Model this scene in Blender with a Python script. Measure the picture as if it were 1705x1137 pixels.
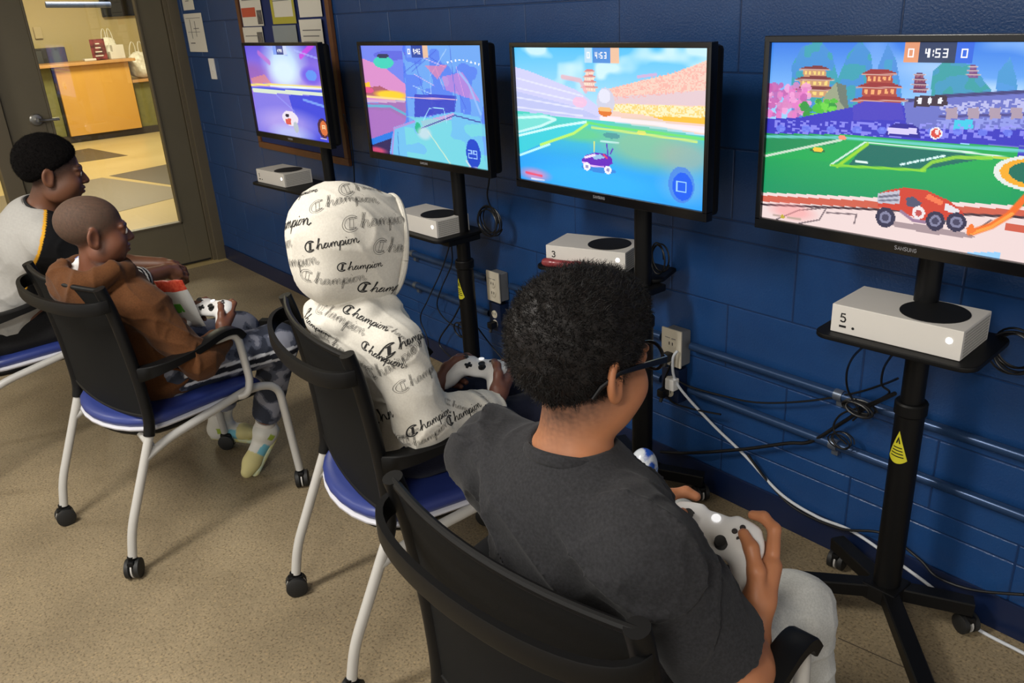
import bpy, bmesh, math, random
import numpy as np
from mathutils import Vector, Matrix
from mathutils.bvhtree import BVHTree

scene = bpy.context.scene
for o in list(bpy.data.objects):
    bpy.data.objects.remove(o, do_unlink=True)

# ------------------------------------------------------------------ camera
IMG_W, IMG_H = 1705, 1137
FOC = 1386.96
YAW, PITCH, ROLL = 0.90375, -0.387943, -0.0608658
CAM = np.array([5.65045, -1.96134, 1.54869])
def _axes():
    cy, sy, cp, sp = math.cos(YAW), math.sin(YAW), math.cos(PITCH), math.sin(PITCH)
    f = np.array([-sy*cp, cy*cp, sp]); r0 = np.array([cy, sy, 0.0]); u0 = np.cross(r0, f)
    cr, sr = math.cos(ROLL), math.sin(ROLL)
    return r0*cr+u0*sr, -r0*sr+u0*cr, f
RGT, UPV, FWD = _axes()
cam_data = bpy.data.cameras.new('camera')
cam = bpy.data.objects.new('camera', cam_data)
scene.collection.objects.link(cam)
cam_data.sensor_fit = 'HORIZONTAL'
cam_data.sensor_width = 36.0
cam_data.lens = FOC/IMG_W*36.0
cam_data.clip_start = 0.02
cam.matrix_world = Matrix(((RGT[0], UPV[0], -FWD[0], CAM[0]), (RGT[1], UPV[1], -FWD[1], CAM[1]),
                           (RGT[2], UPV[2], -FWD[2], CAM[2]), (0, 0, 0, 1)))
scene.camera = cam

def ray(px, py):
    return RGT*(px-IMG_W/2)/FOC - UPV*(py-IMG_H/2)/FOC + FWD
def at_z(px, py, z=0.0):
    d = ray(px, py); return CAM + d*(z-CAM[2])/d[2]
def at_y(px, py, y=0.0):
    d = ray(px, py); return CAM + d*(y-CAM[1])/d[1]
def at_x(px, py, x=0.0):
    d = ray(px, py); return CAM + d*(x-CAM[0])/d[0]
def at_d(px, py, dist):
    d = ray(px, py); return CAM + d/np.linalg.norm(d)*dist

# ------------------------------------------------------------------ world, exposure
world = bpy.data.worlds.new('world'); scene.world = world; world.use_nodes = True
world.node_tree.nodes['Background'].inputs[0].default_value = (1.0, 0.97, 0.92, 1)
world.node_tree.nodes['Background'].inputs[1].default_value = 0.95
scene.view_settings.view_transform = 'Standard'
scene.view_settings.look = 'None'
scene.view_settings.exposure = 0.12
scene.view_settings.gamma = 1.0
scene.view_settings.use_curve_mapping = False

COL = scene.collection
def area_light(name, loc, sx, sy, power, color=(1, .96, .89), rot=(0, 0, 0)):
    l = bpy.data.lights.new(name, 'AREA'); l.shape = 'RECTANGLE'; l.size = sx; l.size_y = sy
    l.energy = power; l.color = color
    o = bpy.data.objects.new(name, l); COL.objects.link(o); o.location = loc; o.rotation_euler = rot
    return o
CEIL = 2.62
area_light('light_tube_main', (3.77, -2.65, CEIL-.09), .30, 1.15, 70)
area_light('fill_light_far', (0.9, -3.4, CEIL-.09), .30, 1.15, 34)  # added fill light, out of view
area_light('fill_light_rear', (6.1, -3.5, CEIL-.09), .30, 1.15, 62)  # added fill, out of view, brightens the right side and foreground
area_light('light_tube_lobby', (-3.4, -0.3, 2.75), .9, .9, 95, (1, .89, .68))
area_light('light_tube_lobby_far', (-6.2, 0.9, 2.75), .9, .9, 125, (1, .89, .68))

# ------------------------------------------------------------------ helpers
def tag(o, label=None, cat=None, group=None, kind=None):
    if label: o['label'] = label
    if cat: o['category'] = cat
    if group: o['group'] = group
    if kind: o['kind'] = kind
    return o
def empty(name, loc=(0, 0, 0), rz=0.0, parent=None):
    o = bpy.data.objects.new(name, None); COL.objects.link(o)
    o.location = loc; o.rotation_euler = (0, 0, rz); o.empty_display_size = .05
    if parent: o.parent = parent
    return o
def fast_mesh(name, V, Q):
    """mesh from numpy verts and quads (n,4) or tris (n,3)"""
    V = np.asarray(V, np.float32); Q = np.asarray(Q, np.int32); k = Q.shape[1]
    me = bpy.data.meshes.new(name)
    me.vertices.add(len(V)); me.vertices.foreach_set('co', V.ravel())
    me.loops.add(Q.size); me.loops.foreach_set('vertex_index', Q.ravel())
    me.polygons.add(len(Q)); me.polygons.foreach_set('loop_start', np.arange(len(Q), dtype=np.int32)*k)
    me.update(calc_edges=True); me.validate()
    return me
def link(name, me, mat, parent=None):
    o = bpy.data.objects.new(name, me); COL.objects.link(o)
    if mat is not None: me.materials.append(mat)
    if parent: o.parent = parent
    return o
def copy_tree(o, parent=None):
    c = o.copy(); COL.objects.link(c); c.parent = parent
    for ch in list(o.children): copy_tree(ch, c)
    return c
def vec(a): return np.asarray(a, float)
def unit(a):
    a = vec(a); return a/max(1e-9, np.linalg.norm(a))
def smooth_path(P, n=6):
    P = [vec(p) for p in P]; out = []
    for i in range(len(P)-1):
        p0 = P[max(i-1, 0)]; p1 = P[i]; p2 = P[i+1]; p3 = P[min(i+2, len(P)-1)]
        for t in np.linspace(0, 1, n, endpoint=False):
            out.append(.5*((2*p1)+(-p0+p2)*t+(2*p0-5*p1+4*p2-p3)*t*t+(-p0+3*p1-3*p2+p3)*t**3))
    out.append(P[-1]); return out
def bend_path(P, r, n=5):
    """polyline with rounded corners of radius r"""
    P = [vec(p) for p in P]; out = [P[0]]
    for i in range(1, len(P)-1):
        a, b, c = P[i-1], P[i], P[i+1]
        la, lc = np.linalg.norm(a-b), np.linalg.norm(c-b); rr = min(r, la*.49, lc*.49)
        s = b+(a-b)/la*rr; e = b+(c-b)/lc*rr
        for t in np.linspace(0, 1, n): out.append((1-t)**2*s+2*t*(1-t)*b+t*t*e)
    out.append(P[-1]); return out

class MB:
    def __init__(self): self.v = []; self.f = []; self.wn = False
    def add(self, V, F):
        n = len(self.v); self.v += [tuple(map(float, p)) for p in V]; self.f += [tuple(int(i)+n for i in q) for q in F]; return self
    def box(self, a, b, bev=0.0, rot=None, c=None, seg=2):
        a, b = vec(a), vec(b); lo, hi = np.minimum(a, b), np.maximum(a, b)
        bm = bmesh.new(); bmesh.ops.create_cube(bm, size=1.0)
        for v in bm.verts: v.co = Vector((lo+hi)/2+np.array(v.co)*(hi-lo))
        if bev > 0: self.wn = True
        if bev > 0: bmesh.ops.bevel(bm, geom=bm.edges[:], offset=bev, segments=seg, profile=.5, affect='EDGES')
        return self._bm(bm, rot, c)
    def _bm(self, bm, rot=None, c=None):
        bm.verts.index_update()
        V = [np.array(v.co) for v in bm.verts]; F = [[v.index for v in f.verts] for f in bm.faces]; bm.free()
        if rot is not None:
            R = np.array(rot); c = vec(c) if c is not None else np.zeros(3); V = [R@(p-c)+c for p in V]
        return self.add(V, F)
    def tube(self, P, r, seg=10, cap=True, flat=1.0, up=None):
        P = [vec(p) for p in P]; n = len(P)
        R = [r]*n if np.isscalar(r) else list(r)
        T = [unit(P[min(i+1, n-1)]-P[max(i-1, 0)]) for i in range(n)]
        if up is None:
            up = np.array([0, 0, 1.]) if abs(T[0][2]) < .9 else np.array([1., 0, 0])
        N = unit(vec(up)-T[0]*(vec(up)@T[0])); V = []; F = []
        for i in range(n):
            N = unit(N-T[i]*(N@T[i])); B = np.cross(T[i], N)
            for k in range(seg):
                a = 2*math.pi*k/seg; V.append(P[i]+R[i]*(N*math.cos(a)*flat+B*math.sin(a)))
        for i in range(n-1):
            for k in range(seg):
                F.append((i*seg+k, i*seg+(k+1) % seg, (i+1)*seg+(k+1) % seg, (i+1)*seg+k))
        if cap: F.append(tuple(range(seg))[::-1]); F.append(tuple((n-1)*seg+k for k in range(seg)))
        return self.add(V, F)
    def ribbon(self, P, w, h, up=(0, 0, 1), cap=True):
        """rectangular section sweep: w across, h along up"""
        P = [vec(p) for p in P]; n = len(P); V = []; F = []
        W = [w]*n if np.isscalar(w) else list(w); H = [h]*n if np.isscalar(h) else list(h)
        for i in range(n):
            T = unit(P[min(i+1, n-1)]-P[max(i-1, 0)]); U = vec(up); U = unit(U-T*(U@T)); S = np.cross(T, U)
            for sx, sz in ((-.5, -.42), (-.42, -.5), (.42, -.5), (.5, -.42), (.5, .42), (.42, .5), (-.42, .5), (-.5, .42)): V.append(P[i]+S*W[i]*sx+U*H[i]*sz)
        m = 8
        for i in range(n-1):
            for k in range(m): F.append((i*m+k, i*m+(k+1) % m, (i+1)*m+(k+1) % m, (i+1)*m+k))
        if cap: F.append(tuple(range(m))[::-1]); F.append(tuple((n-1)*m+k for k in range(m)))
        return self.add(V, F)
    def lathe(self, prof, c=(0, 0, 0), axis=(0, 0, 1), seg=24):
        A = unit(axis); N = unit(np.cross(A, [1, 0, 0] if abs(A[0]) < .9 else [0, 1, 0])); B = np.cross(A, N); V = []; F = []
        for r, h in prof:
            for k in range(seg):
                a = 2*math.pi*k/seg; V.append(vec(c)+A*h+r*(N*math.cos(a)+B*math.sin(a)))
        m = len(prof)
        for i in range(m-1):
            for k in range(seg): F.append((i*seg+k, i*seg+(k+1) % seg, (i+1)*seg+(k+1) % seg, (i+1)*seg+k))
        F.append(tuple(range(seg))[::-1]); F.append(tuple((m-1)*seg+k for k in range(seg)))
        return self.add(V, F)
    def prism(self, poly, h, z0=0.0, bev=0.0):
        """polygon in xy extruded from z0 by h"""
        bm = bmesh.new(); vs = [bm.verts.new((p[0], p[1], z0)) for p in poly]; f = bm.faces.new(vs)
        r = bmesh.ops.extrude_face_region(bm, geom=[f])
        bmesh.ops.translate(bm, verts=[g for g in r['geom'] if isinstance(g, bmesh.types.BMVert)], vec=(0, 0, h))
        if bev > 0:
            self.wn = True
            ed = [e for e in bm.edges if abs(e.verts[0].co.z-e.verts[1].co.z) < 1e-6]
            bmesh.ops.bevel(bm, geom=ed, offset=bev, segments=2, profile=.5, affect='EDGES')
        bmesh.ops.recalc_face_normals(bm, faces=bm.faces[:])
        return self._bm(bm)
    def xf(self, M):
        M = Matrix(M); self.v = [tuple(M @ Vector(p)) for p in self.v]; return self
    def mesh(self, name, ang=35, smooth=True):
        me = bpy.data.meshes.new(name); me.from_pydata(self.v, [], self.f); me.update()
        bm = bmesh.new(); bm.from_mesh(me); bmesh.ops.recalc_face_normals(bm, faces=bm.faces[:]); bm.to_mesh(me); bm.free()
        if smooth:
            me.shade_smooth(); me.set_sharp_from_angle(angle=math.radians(ang))
        return me
    def build(self, name, mat, parent=None, ang=35, smooth=True):
        o = link(name, self.mesh(name, ang, smooth), mat, parent)
        if self.wn and smooth: w = o.modifiers.new('weighted', 'WEIGHTED_NORMAL'); w.keep_sharp = True
        return o

def round_rect(x0, y0, x1, y1, r, n=5):
    out = []
    for cx, cy, a0 in ((x1-r, y1-r, 0), (x0+r, y1-r, 90), (x0+r, y0+r, 180), (x1-r, y0+r, 270)):
        for k in range(n+1):
            a = math.radians(a0+90*k/n); out.append((cx+r*math.cos(a), cy+r*math.sin(a)))
    return out

# ------------------------------------------------------------------ materials
def srgb(r, g, b):
    f = lambda c: (c/255/12.92) if c/255 <= .04045 else ((c/255+.055)/1.055)**2.4
    return (f(r), f(g), f(b), 1)
MATS = {}
def mat(name, col, rough=.5, metal=0.0, noise=None, bump=None, spec=.5, emit=None, coat=0.0, sheen=0.0, sss=0.0):
    """noise=(scale, colour2, contrast) mottles the colour; bump=(scale, strength, distance)"""
    if name in MATS: return MATS[name]
    m = bpy.data.materials.new(name); m.use_nodes = True; nt = m.node_tree; N = nt.nodes; L = nt.links
    b = N['Principled BSDF']; b.inputs['Base Color'].default_value = col; b.inputs['Roughness'].default_value = rough
    b.inputs['Metallic'].default_value = metal; b.inputs['Specular IOR Level'].default_value = spec
    b.inputs['Coat Weight'].default_value = coat; b.inputs['Sheen Weight'].default_value = sheen
    if sss: b.inputs['Subsurface Weight'].default_value = sss; b.inputs['Subsurface Radius'].default_value = (.01, .004, .002); b.inputs['Subsurface Scale'].default_value = .6
    tc = N.new('ShaderNodeTexCoord')
    if noise:
        t = N.new('ShaderNodeTexNoise'); t.inputs['Scale'].default_value = noise[0]; t.inputs['Detail'].default_value = 5
        L.new(tc.outputs['Object'], t.inputs['Vector'])
        r = N.new('ShaderNodeValToRGB'); c = noise[2]; r.color_ramp.elements[0].position = .5-c; r.color_ramp.elements[1].position = .5+c
        r.color_ramp.elements[0].color = col; r.color_ramp.elements[1].color = noise[1]
        L.new(t.outputs['Fac'], r.inputs['Fac']); L.new(r.outputs['Color'], b.inputs['Base Color'])
    if bump:
        t2 = N.new('ShaderNodeTexNoise'); t2.inputs['Scale'].default_value = bump[0]; t2.inputs['Detail'].default_value = 4
        L.new(tc.outputs['Object'], t2.inputs['Vector'])
        bp = N.new('ShaderNodeBump'); bp.inputs['Strength'].default_value = bump[1]; bp.inputs['Distance'].default_value = bump[2]
        L.new(t2.outputs['Fac'], bp.inputs['Height']); L.new(bp.outputs['Normal'], b.inputs['Normal'])
    if emit:
        b.inputs['Emission Color'].default_value = emit[0]; b.inputs['Emission Strength'].default_value = emit[1]
    MATS[name] = m; return m
BLACK = mat('black_plastic', srgb(11, 11, 12), .48, bump=(600, .12, .0005), spec=.22)
BLACKM = mat('black_metal', srgb(10, 10, 11), .44, bump=(300, .08, .0005), spec=.25)
GLOSSB = mat('gloss_black', srgb(10, 10, 12), .12)
GREYM = mat('grey_tube', srgb(176, 174, 170), .38, .0, spec=.6)
WHITEP = mat('white_plastic', srgb(228, 226, 222), .38)
RUBBER = mat('black_rubber', srgb(18, 18, 18), .6)
CABLE = mat('black_cable', srgb(12, 12, 14), .4)

# ================================================================== ROOM
BLUE = mat('blue_block_paint', srgb(22, 58, 108), .32, noise=(9, srgb(28, 67, 118), .3), bump=(170, .5, .0018), spec=.5)
BLUE_M = mat('blue_mortar_paint', srgb(20, 46, 86), .36, bump=(120, .4, .002))
BASEB = mat('blue_vinyl_base', srgb(16, 30, 62), .30)
def speckle_floor():
    m = bpy.data.materials.new('speckled_floor'); m.use_nodes = True; nt = m.node_tree; N = nt.nodes; L = nt.links
    b = N['Principled BSDF']; b.inputs['Roughness'].default_value = .62; b.inputs['Specular IOR Level'].default_value = .35
    tc = N.new('ShaderNodeTexCoord')
    big = N.new('ShaderNodeTexNoise'); big.inputs['Scale'].default_value = 2.2; big.inputs['Detail'].default_value = 4
    fine = N.new('ShaderNodeTexNoise'); fine.inputs['Scale'].default_value = 150; fine.inputs['Detail'].default_value = 2
    vor = N.new('ShaderNodeTexVoronoi'); vor.inputs['Scale'].default_value = 130
    for t in (big, fine, vor): L.new(tc.outputs['Object'], t.inputs['Vector'])
    r1 = N.new('ShaderNodeValToRGB'); r1.color_ramp.elements[0].position = .3; r1.color_ramp.elements[1].position = .72
    r1.color_ramp.elements[0].color = srgb(116, 104, 83); r1.color_ramp.elements[1].color = srgb(143, 129, 104)
    L.new(big.outputs['Fac'], r1.inputs['Fac'])
    r2 = N.new('ShaderNodeValToRGB'); e = r2.color_ramp.elements; e[0].position = .34; e[0].color = srgb(96, 82, 66); e[1].position = .46; e[1].color = srgb(190, 190, 190)
    x = e.new(.60); x.color = srgb(190, 190, 190); x = e.new(.70); x.color = srgb(240, 228, 205)
    L.new(fine.outputs['Fac'], r2.inputs['Fac'])
    mx = N.new('ShaderNodeMixRGB'); mx.blend_type = 'OVERLAY'; mx.inputs['Fac'].default_value = .55
    L.new(r1.outputs['Color'], mx.inputs['Color1']); L.new(r2.outputs['Color'], mx.inputs['Color2'])
    r3 = N.new('ShaderNodeValToRGB'); r3.color_ramp.elements[0].position = 0; r3.color_ramp.elements[1].position = 1
    r3.color_ramp.elements[0].color = (.82, .80, .77, 1); r3.color_ramp.elements[1].color = (1.12, 1.1, 1.06, 1)
    L.new(vor.outputs['Color'], r3.inputs['Fac'])
    m2 = N.new('ShaderNodeMixRGB'); m2.blend_type = 'MULTIPLY'; m2.inputs['Fac'].default_value = .8
    L.new(mx.outputs['Color'], m2.inputs['Color1']); L.new(r3.outputs['Color'], m2.inputs['Color2'])
    L.new(m2.outputs['Color'], b.inputs['Base Color'])
    bp = N.new('ShaderNodeBump'); bp.inputs['Strength'].default_value = .25; bp.inputs['Distance'].default_value = .002
    L.new(fine.outputs['Fac'], bp.inputs['Height']); L.new(bp.outputs['Normal'], b.inputs['Normal'])
    return m
FLOORM = speckle_floor()
XMAX, YMIN = 8.6, -6.0
o = MB().box((0.06, YMIN, -.05), (XMAX, 0.10, 0)).build('floor', FLOORM, smooth=False); tag(o, 'speckled beige brown floor of the games room', 'floor', kind='structure')
# saw-cut joints in the floor: thin dark recessed strips
JOINT = mat('floor_joint', srgb(70, 60, 48), .8)
for a, b in (((1395, 1062), (1530, 1122)), ((1530, 1122), (1600, 1160)), ((300, 640), (60, 860))):
    p, q = at_z(*a), at_z(*b)
    if a[0] == 300: continue
    MB().ribbon([p+[0, 0, .0003], q+[0, 0, .0003]], .003, .001).build('floor_joint', JOINT, o, smooth=False)
CEILM = mat('ceiling_tile', srgb(222, 218, 208), .8)
o = MB().box((-.2, YMIN, CEIL), (XMAX, .3, CEIL+.05)).build('ceiling', CEILM, smooth=False); tag(o, 'off white ceiling above the games room', 'ceiling', kind='structure')
# ---- blue block wall
wall = MB().box((-.16, .0022, 0), (XMAX, .2, CEIL)).build('wall_back', BLUE_M, smooth=False)
tag(wall, 'glossy navy blue painted concrete block wall', 'wall', kind='structure')
ZC = [0, .205, .26, .463, .667, .870, .927, 1.13, 1.333, 1.536, 1.739, 1.942, 2.145, 2.348, 2.551]
BP = .438
meshes = {}
ci = 0
for i in range(len(ZC)-1):
    h = ZC[i+1]-ZC[i]; thin = h < .1
    if not thin: ci += 1
    L_ = BP
    off = 4.215 if ci % 2 == 1 else 4.215-L_/2
    if i == 8: off = 4.215
    k0 = math.floor((0-off)/L_)
    xs = off+k0*L_
    while xs < 6.9:
        x0, x1 = max(xs, 0.0), xs+L_
        if x1-x0 > .03:
            key = (round(x1-x0, 3), round(h, 3))
            if key not in meshes:
                mb = MB(); w2 = (x1-x0)/2-.0018; h2 = h/2-.0016
                mb.box((-w2, 0, -h2), (w2, .03, h2), .0022, seg=1); meshes[key] = mb.mesh('concrete_block', smooth=False); meshes[key].materials.append(BLUE)
            b = bpy.data.objects.new('concrete_block', meshes[key]); COL.objects.link(b); b.parent = wall
            b.location = ((x0+x1)/2, random.Random(int(x0*100)+i*977).uniform(-.0008, .0008), (ZC[i]+ZC[i+1])/2)
        xs += L_
o = MB().box((0.02, -.009, 0), (XMAX, .0, .098), .003).build('baseboard_back', BASEB); tag(o, 'dark navy vinyl baseboard along the block wall', 'baseboard', kind='structure')
# ---- other walls behind the camera
WALLM = mat('cream_wall_paint', srgb(206, 196, 172), .6)
# ---- left wall with glazed door
FRAME = mat('olive_brown_metal', srgb(96, 87, 69), .48, bump=(90, .08, .001))
FRAME2 = mat('olive_brown_door', srgb(96, 89, 70), .5, noise=(3, srgb(104, 96, 77), .3))
GASK = mat('black_gasket', srgb(18, 17, 15), .6)
def glass_mat():
    m = bpy.data.materials.new('clear_glass'); m.use_nodes = True; nt = m.node_tree; N = nt.nodes
    for n in list(N): N.remove(n)
    out = N.new('ShaderNodeOutputMaterial'); mix = N.new('ShaderNodeMixShader'); tr = N.new('ShaderNodeBsdfTransparent'); gl = N.new('ShaderNodeBsdfGlossy')
    gl.inputs['Roughness'].default_value = .02; mix.inputs['Fac'].default_value = .06; tr.inputs['Color'].default_value = (.95, .97, .94, 1)
    nt.links.new(tr.outputs[0], mix.inputs[1]); nt.links.new(gl.outputs[0], mix.inputs[2]); nt.links.new(mix.outputs[0], out.inputs[0])
    return m
GLASS = glass_mat()
wl = MB().box((-.16, YMIN, 0), (-.04, -3.2, CEIL)).box((-.16, -3.2, 2.25), (-.04, .0, CEIL)).build('wall_left', WALLM, smooth=False)
tag(wl, 'cream wall holding the glazed metal door', 'wall', kind='structure')
fr = MB()
fr.box((-.13, -.062, 0), (.006, .004, 2.25), .003)              # corner jamb
fr.box((-.10, -.085, 0), (-.012, -.055, 2.25), .002)            # stop
fr.box((-.13, -3.2, 2.13), (.006, .0, 2.25), .003)              # head
fr.box((-.13, -1.20, 0), (.006, -1.105, 2.25), .003)            # jamb beyond latch
fr.box((-.13, -3.2, 0), (.006, -3.1, 2.25), .003)
fr.box((-.13, -2.2, 0), (.006, -2.12, 2.25), .003)
o = fr.build('trim_1', FRAME); tag(o, 'olive brown metal frame around the glazed door', 'door frame', kind='structure')
door = empty('door_1', (-.05, -.09, 0)); tag(door, 'olive brown metal door with tall glass pane and lever handle', 'door', kind='structure')
DY0, DY1, GY0, GY1, GZ0, GZ1 = -1.10, -.088, -.868, -.238, .292, 1.98
def dpart(name, m, *boxes, bev=.003):
    mb = MB()
    for a, b in boxes: mb.box(np.array(a)-[-.05, -.09, 0], np.array(b)-[-.05, -.09, 0], bev)
    return mb.build(name, m, door)
dpart('stile', FRAME2, ((-.075, GY1, .012), (-.028, DY1, 2.12)))
dpart('stile', FRAME2, ((-.075, DY0, .012), (-.028, GY0, 2.12)))
dpart('bottom_rail', FRAME2, ((-.0745, GY0, .012), (-.0285, GY1, GZ0)))
dpart('top_rail', FRAME2, ((-.0745, GY0, GZ1), (-.0285, GY1, 2.12)))
dpart('glazing_bead', FRAME, ((-.07, GY1-.012, GZ0), (-.02, GY1, GZ1)), ((-.07, GY0, GZ0), (-.02, GY0+.012, GZ1)), ((-.07, GY0, GZ0), (-.02, GY1, GZ0+.012)), bev=.002)
dpart('glass_pane', GLASS, ((-.054, GY0, GZ0), (-.048, GY1, GZ1)), bev=0)
STEEL = mat('satin_steel', srgb(150, 148, 142), .32, .9)
ly, lz = at_x(62, 200, 0)[1:]
hd = MB(); hd.lathe([(.036, 0), (.036, .008), (.03, .014), (.012, .016), (.012, .05)], (-.028+.05, ly+.09, lz), (1, 0, 0))
hd.tube(bend_path([(.045+.05-.028+.01, ly+.09, lz), (.066, ly+.09+.03, lz-.004), (.066, ly+.09+.115, lz-.006)], .03), .0095, 10)
hd.build('lever_handle', STEEL, door)
dpart('lock_plate', FRAME, ((-.03, ly-.045, lz-.16), (-.0235, ly+.045, lz-.02)), bev=.004)
dpart('door_sweep', GASK, ((-.08, DY0+.02, .008), (-.024, DY1-.01, .02)), bev=.001)
# glazed side panels beyond the latch jamb
side = empty('window_1', (-.06, -1.6, 0)); tag(side, 'glazed side panel in olive brown frame beside the door', 'window', kind='structure')
def spart(name, m, *boxes, bev=.002):
    mb = MB()
    for a, b in boxes: mb.box(np.array(a)-[-.06, -1.6, 0], np.array(b)-[-.06, -1.6, 0], bev)
    return mb.build(name, m, side)
spart('glass_pane', GLASS, ((-.063, -2.12, .1), (-.057, -1.2, 2.13)), bev=0)
spart('glass_pane', GLASS, ((-.063, -3.1, .1), (-.057, -2.2, 2.13)), bev=0)
spart('cross_bar', FRAME, ((-.09, -2.12, .88), (-.03, -1.2, .945)))
spart('cross_bar', FRAME, ((-.09, -3.1, .88), (-.03, -2.2, .945)))
spart('sill', FRAME, ((-.1, -3.1, 0), (-.02, -2.2, .1)), ((-.1, -2.12, 0), (-.02, -1.2, .1)))
# small dark scuff and thin crack marks on floor near the door
# ---- lobby behind the glass
LFLOOR = mat('lobby_cream_tile', srgb(196, 176, 126), .32, noise=(1.5, srgb(182, 160, 108), .3))
lf = MB().box((-9.2, -5.0, -.05), (.06, 4.2, 0)).build('floor_lobby', LFLOOR, smooth=False); tag(lf, 'cream lobby floor with dark triangular inlays', 'floor', kind='structure')
DARKT = mat('dark_grey_inlay', srgb(72, 64, 50), .45, noise=(30, srgb(80, 72, 58), .3))
MIDT = mat('taupe_inlay', srgb(112, 100, 78), .5, noise=(60, srgb(122, 110, 88), .3))
def inlay(pts, m, z):
    P = [at_z(*p) for p in pts]
    return MB().prism([(q[0], q[1]) for q in P], .002, z).build('floor_inlay', m, lf, smooth=False)
inlay([(60, 262), (148, 247), (213, 259), (0, 290)], DARKT, .0002)
inlay([(182, 293), (286, 272), (292, 309)], DARKT, .0002)
inlay([(0, 327), (170, 296), (295, 313), (297, 328), (120, 372), (0, 400)], MIDT, .0002)
LTILE = mat('lobby_threshold_tile', srgb(128, 108, 84), .4)
for k in range(6):
    a = at_z(222+k*14, 384-k*2.6); 
    MB().box((-1.30, -.10+k*.09, 0), (-1.12, -.03+k*.09, .0025), .001).build('threshold_tile', LTILE, lf)
LW = mat('lobby_cream_wall', srgb(214, 196, 142), .65)
o = MB().box((-9.2, -5, 0), (-9.1, 4.2, 2.9)).build('wall_lobby_far', LW, smooth=False); tag(o, 'cream lobby wall behind the reception counter', 'wall', kind='structure')
o = MB().box((-9.2, 4.2, 0), (-.1, 4.3, 2.9)).build('wall_lobby_side', LW, smooth=False); tag(o, 'cream side wall of the lobby', 'wall', kind='structure')
o = MB().box((-9.2, -5.1, 0), (-.1, -5, 2.9)).build('wall_lobby_near', LW, smooth=False); tag(o, 'cream lobby wall beyond the reception area', 'wall', kind='structure')
o = MB().box((-9.2, -5.1, 2.9), (-.1, 4.3, 2.95)).build('ceiling_lobby', CEILM, smooth=False); tag(o, 'off white lobby ceiling', 'ceiling', kind='structure')
# reception counter
WOODY = mat('honey_wood_veneer', srgb(208, 158, 70), .42, noise=(3, srgb(200, 148, 60), .3))
WOODT = mat('light_wood_edge', srgb(196, 150, 92), .4, noise=(8, srgb(178, 130, 76), .3))
GREENP = mat('olive_green_panel', srgb(122, 118, 62), .6, noise=(20, srgb(106, 104, 56), .3), bump=(40, .2, .002))
KICK = mat('dark_toe_kick', srgb(58, 50, 40), .6)
ctr = empty('reception_counter', (-7.8, 1.3, 0)); tag(ctr, 'reception counter with honey wood front and olive green panels behind the glass door', 'counter')
def cpart(name, m, a, b, bev=.004):
    return MB().box(np.array(a)-[-7.8, 1.3, 0], np.array(b)-[-7.8, 1.3, 0], bev).build(name, m, ctr)
cy0, cy1 = .84, 1.83
cpart('front_panel', WOODY, (-7.86, cy0, .10), (-7.80, cy1, 1.04))
cpart('side_panel', GREENP, (-8.4, -2.6, .10), (-7.9, cy0-.03, 1.04))
cpart('counter_top', WOODT, (-8.5, -2.6, 1.045), (-7.72, cy1+.09, 1.085), .006)
cpart('toe_kick', KICK, (-8.4, -2.6, 0), (-7.87, 3.3, .10), .002)
cpart('low_panel', GREENP, (-8.4, cy1+.02, .10), (-7.88, 3.3, .735))
cpart('low_top', WOODT, (-8.5, cy1+.005, .74), (-7.8, 3.3, .78), .006)
cpart('shadow_gap', GASK, (-7.92, cy0-.03, .1), (-7.86, cy0, 1.04), .001)
cpart('shadow_gap', GASK, (-7.92, cy1, .1), (-7.86, cy1+.02, 1.04), .001)
# things on and behind the counter
PAPER = mat('white_paper', srgb(216, 212, 200), .7)
def on_far(px, py, X): return at_x(px, py, X)
o = MB().box(at_x(54, 45, -9.08)-[0, 0, 0], at_x(72, 64, -9.08)+[.03, 0, 0], .006); o = o.build('wall_thermostat', mat('cream_plastic', srgb(214, 196, 146), .5)); tag(o, 'small cream thermostat box on the lobby wall', 'thermostat')
tvl = empty('lobby_screen', tuple(at_x(200, 0, -9.05))); tag(tvl, 'dark switched off screen high on the lobby wall', 'screen')
a = at_x(158, -26, -9.05)-at_x(200, 0, -9.05); b = at_x(240, 25, -9.05)-at_x(200, 0, -9.05)
MB().box(a, b+[.06, 0, 0], .008).build('casing', BLACK, tvl); MB().box(a+[.06, .02, -.02], b+[.063, -.02, .02]).build('panel', GLOSSB, tvl)
lt = MB().tube([at_x(76, 8, -6.2), at_x(184, 8, -6.2)], .035, 12); o = lt.build('tube_reflection', mat('blue_grey_tube', srgb(70, 84, 120), .45)); tag(o, 'blue grey bar standing in for a reflected light tube', 'reflection')  # reflection of a light tube, modelled as a solid bar
a = at_x(51, 82, -8.7); b = at_x(114, 104, -8.7)
mon = empty('office_monitor', (a[0], (a[1]+b[1])/2, 1.085)); tag(mon, 'dark grey equipment cabinet behind the reception counter', 'cabinet')
MB().box((-.2, a[1]-mon.location.y, -1.085), (0, b[1]-mon.location.y, a[2]-1.085), .01).build('body', mat('charcoal_grey', srgb(52, 50, 46), .5), mon)
MB().box((0, a[1]-mon.location.y+.02, -.3), (.012, a[1]-mon.location.y+.13, a[2]-1.12), .004).build('door', mat('slate_grey', srgb(74, 76, 76), .5), mon)
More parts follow.
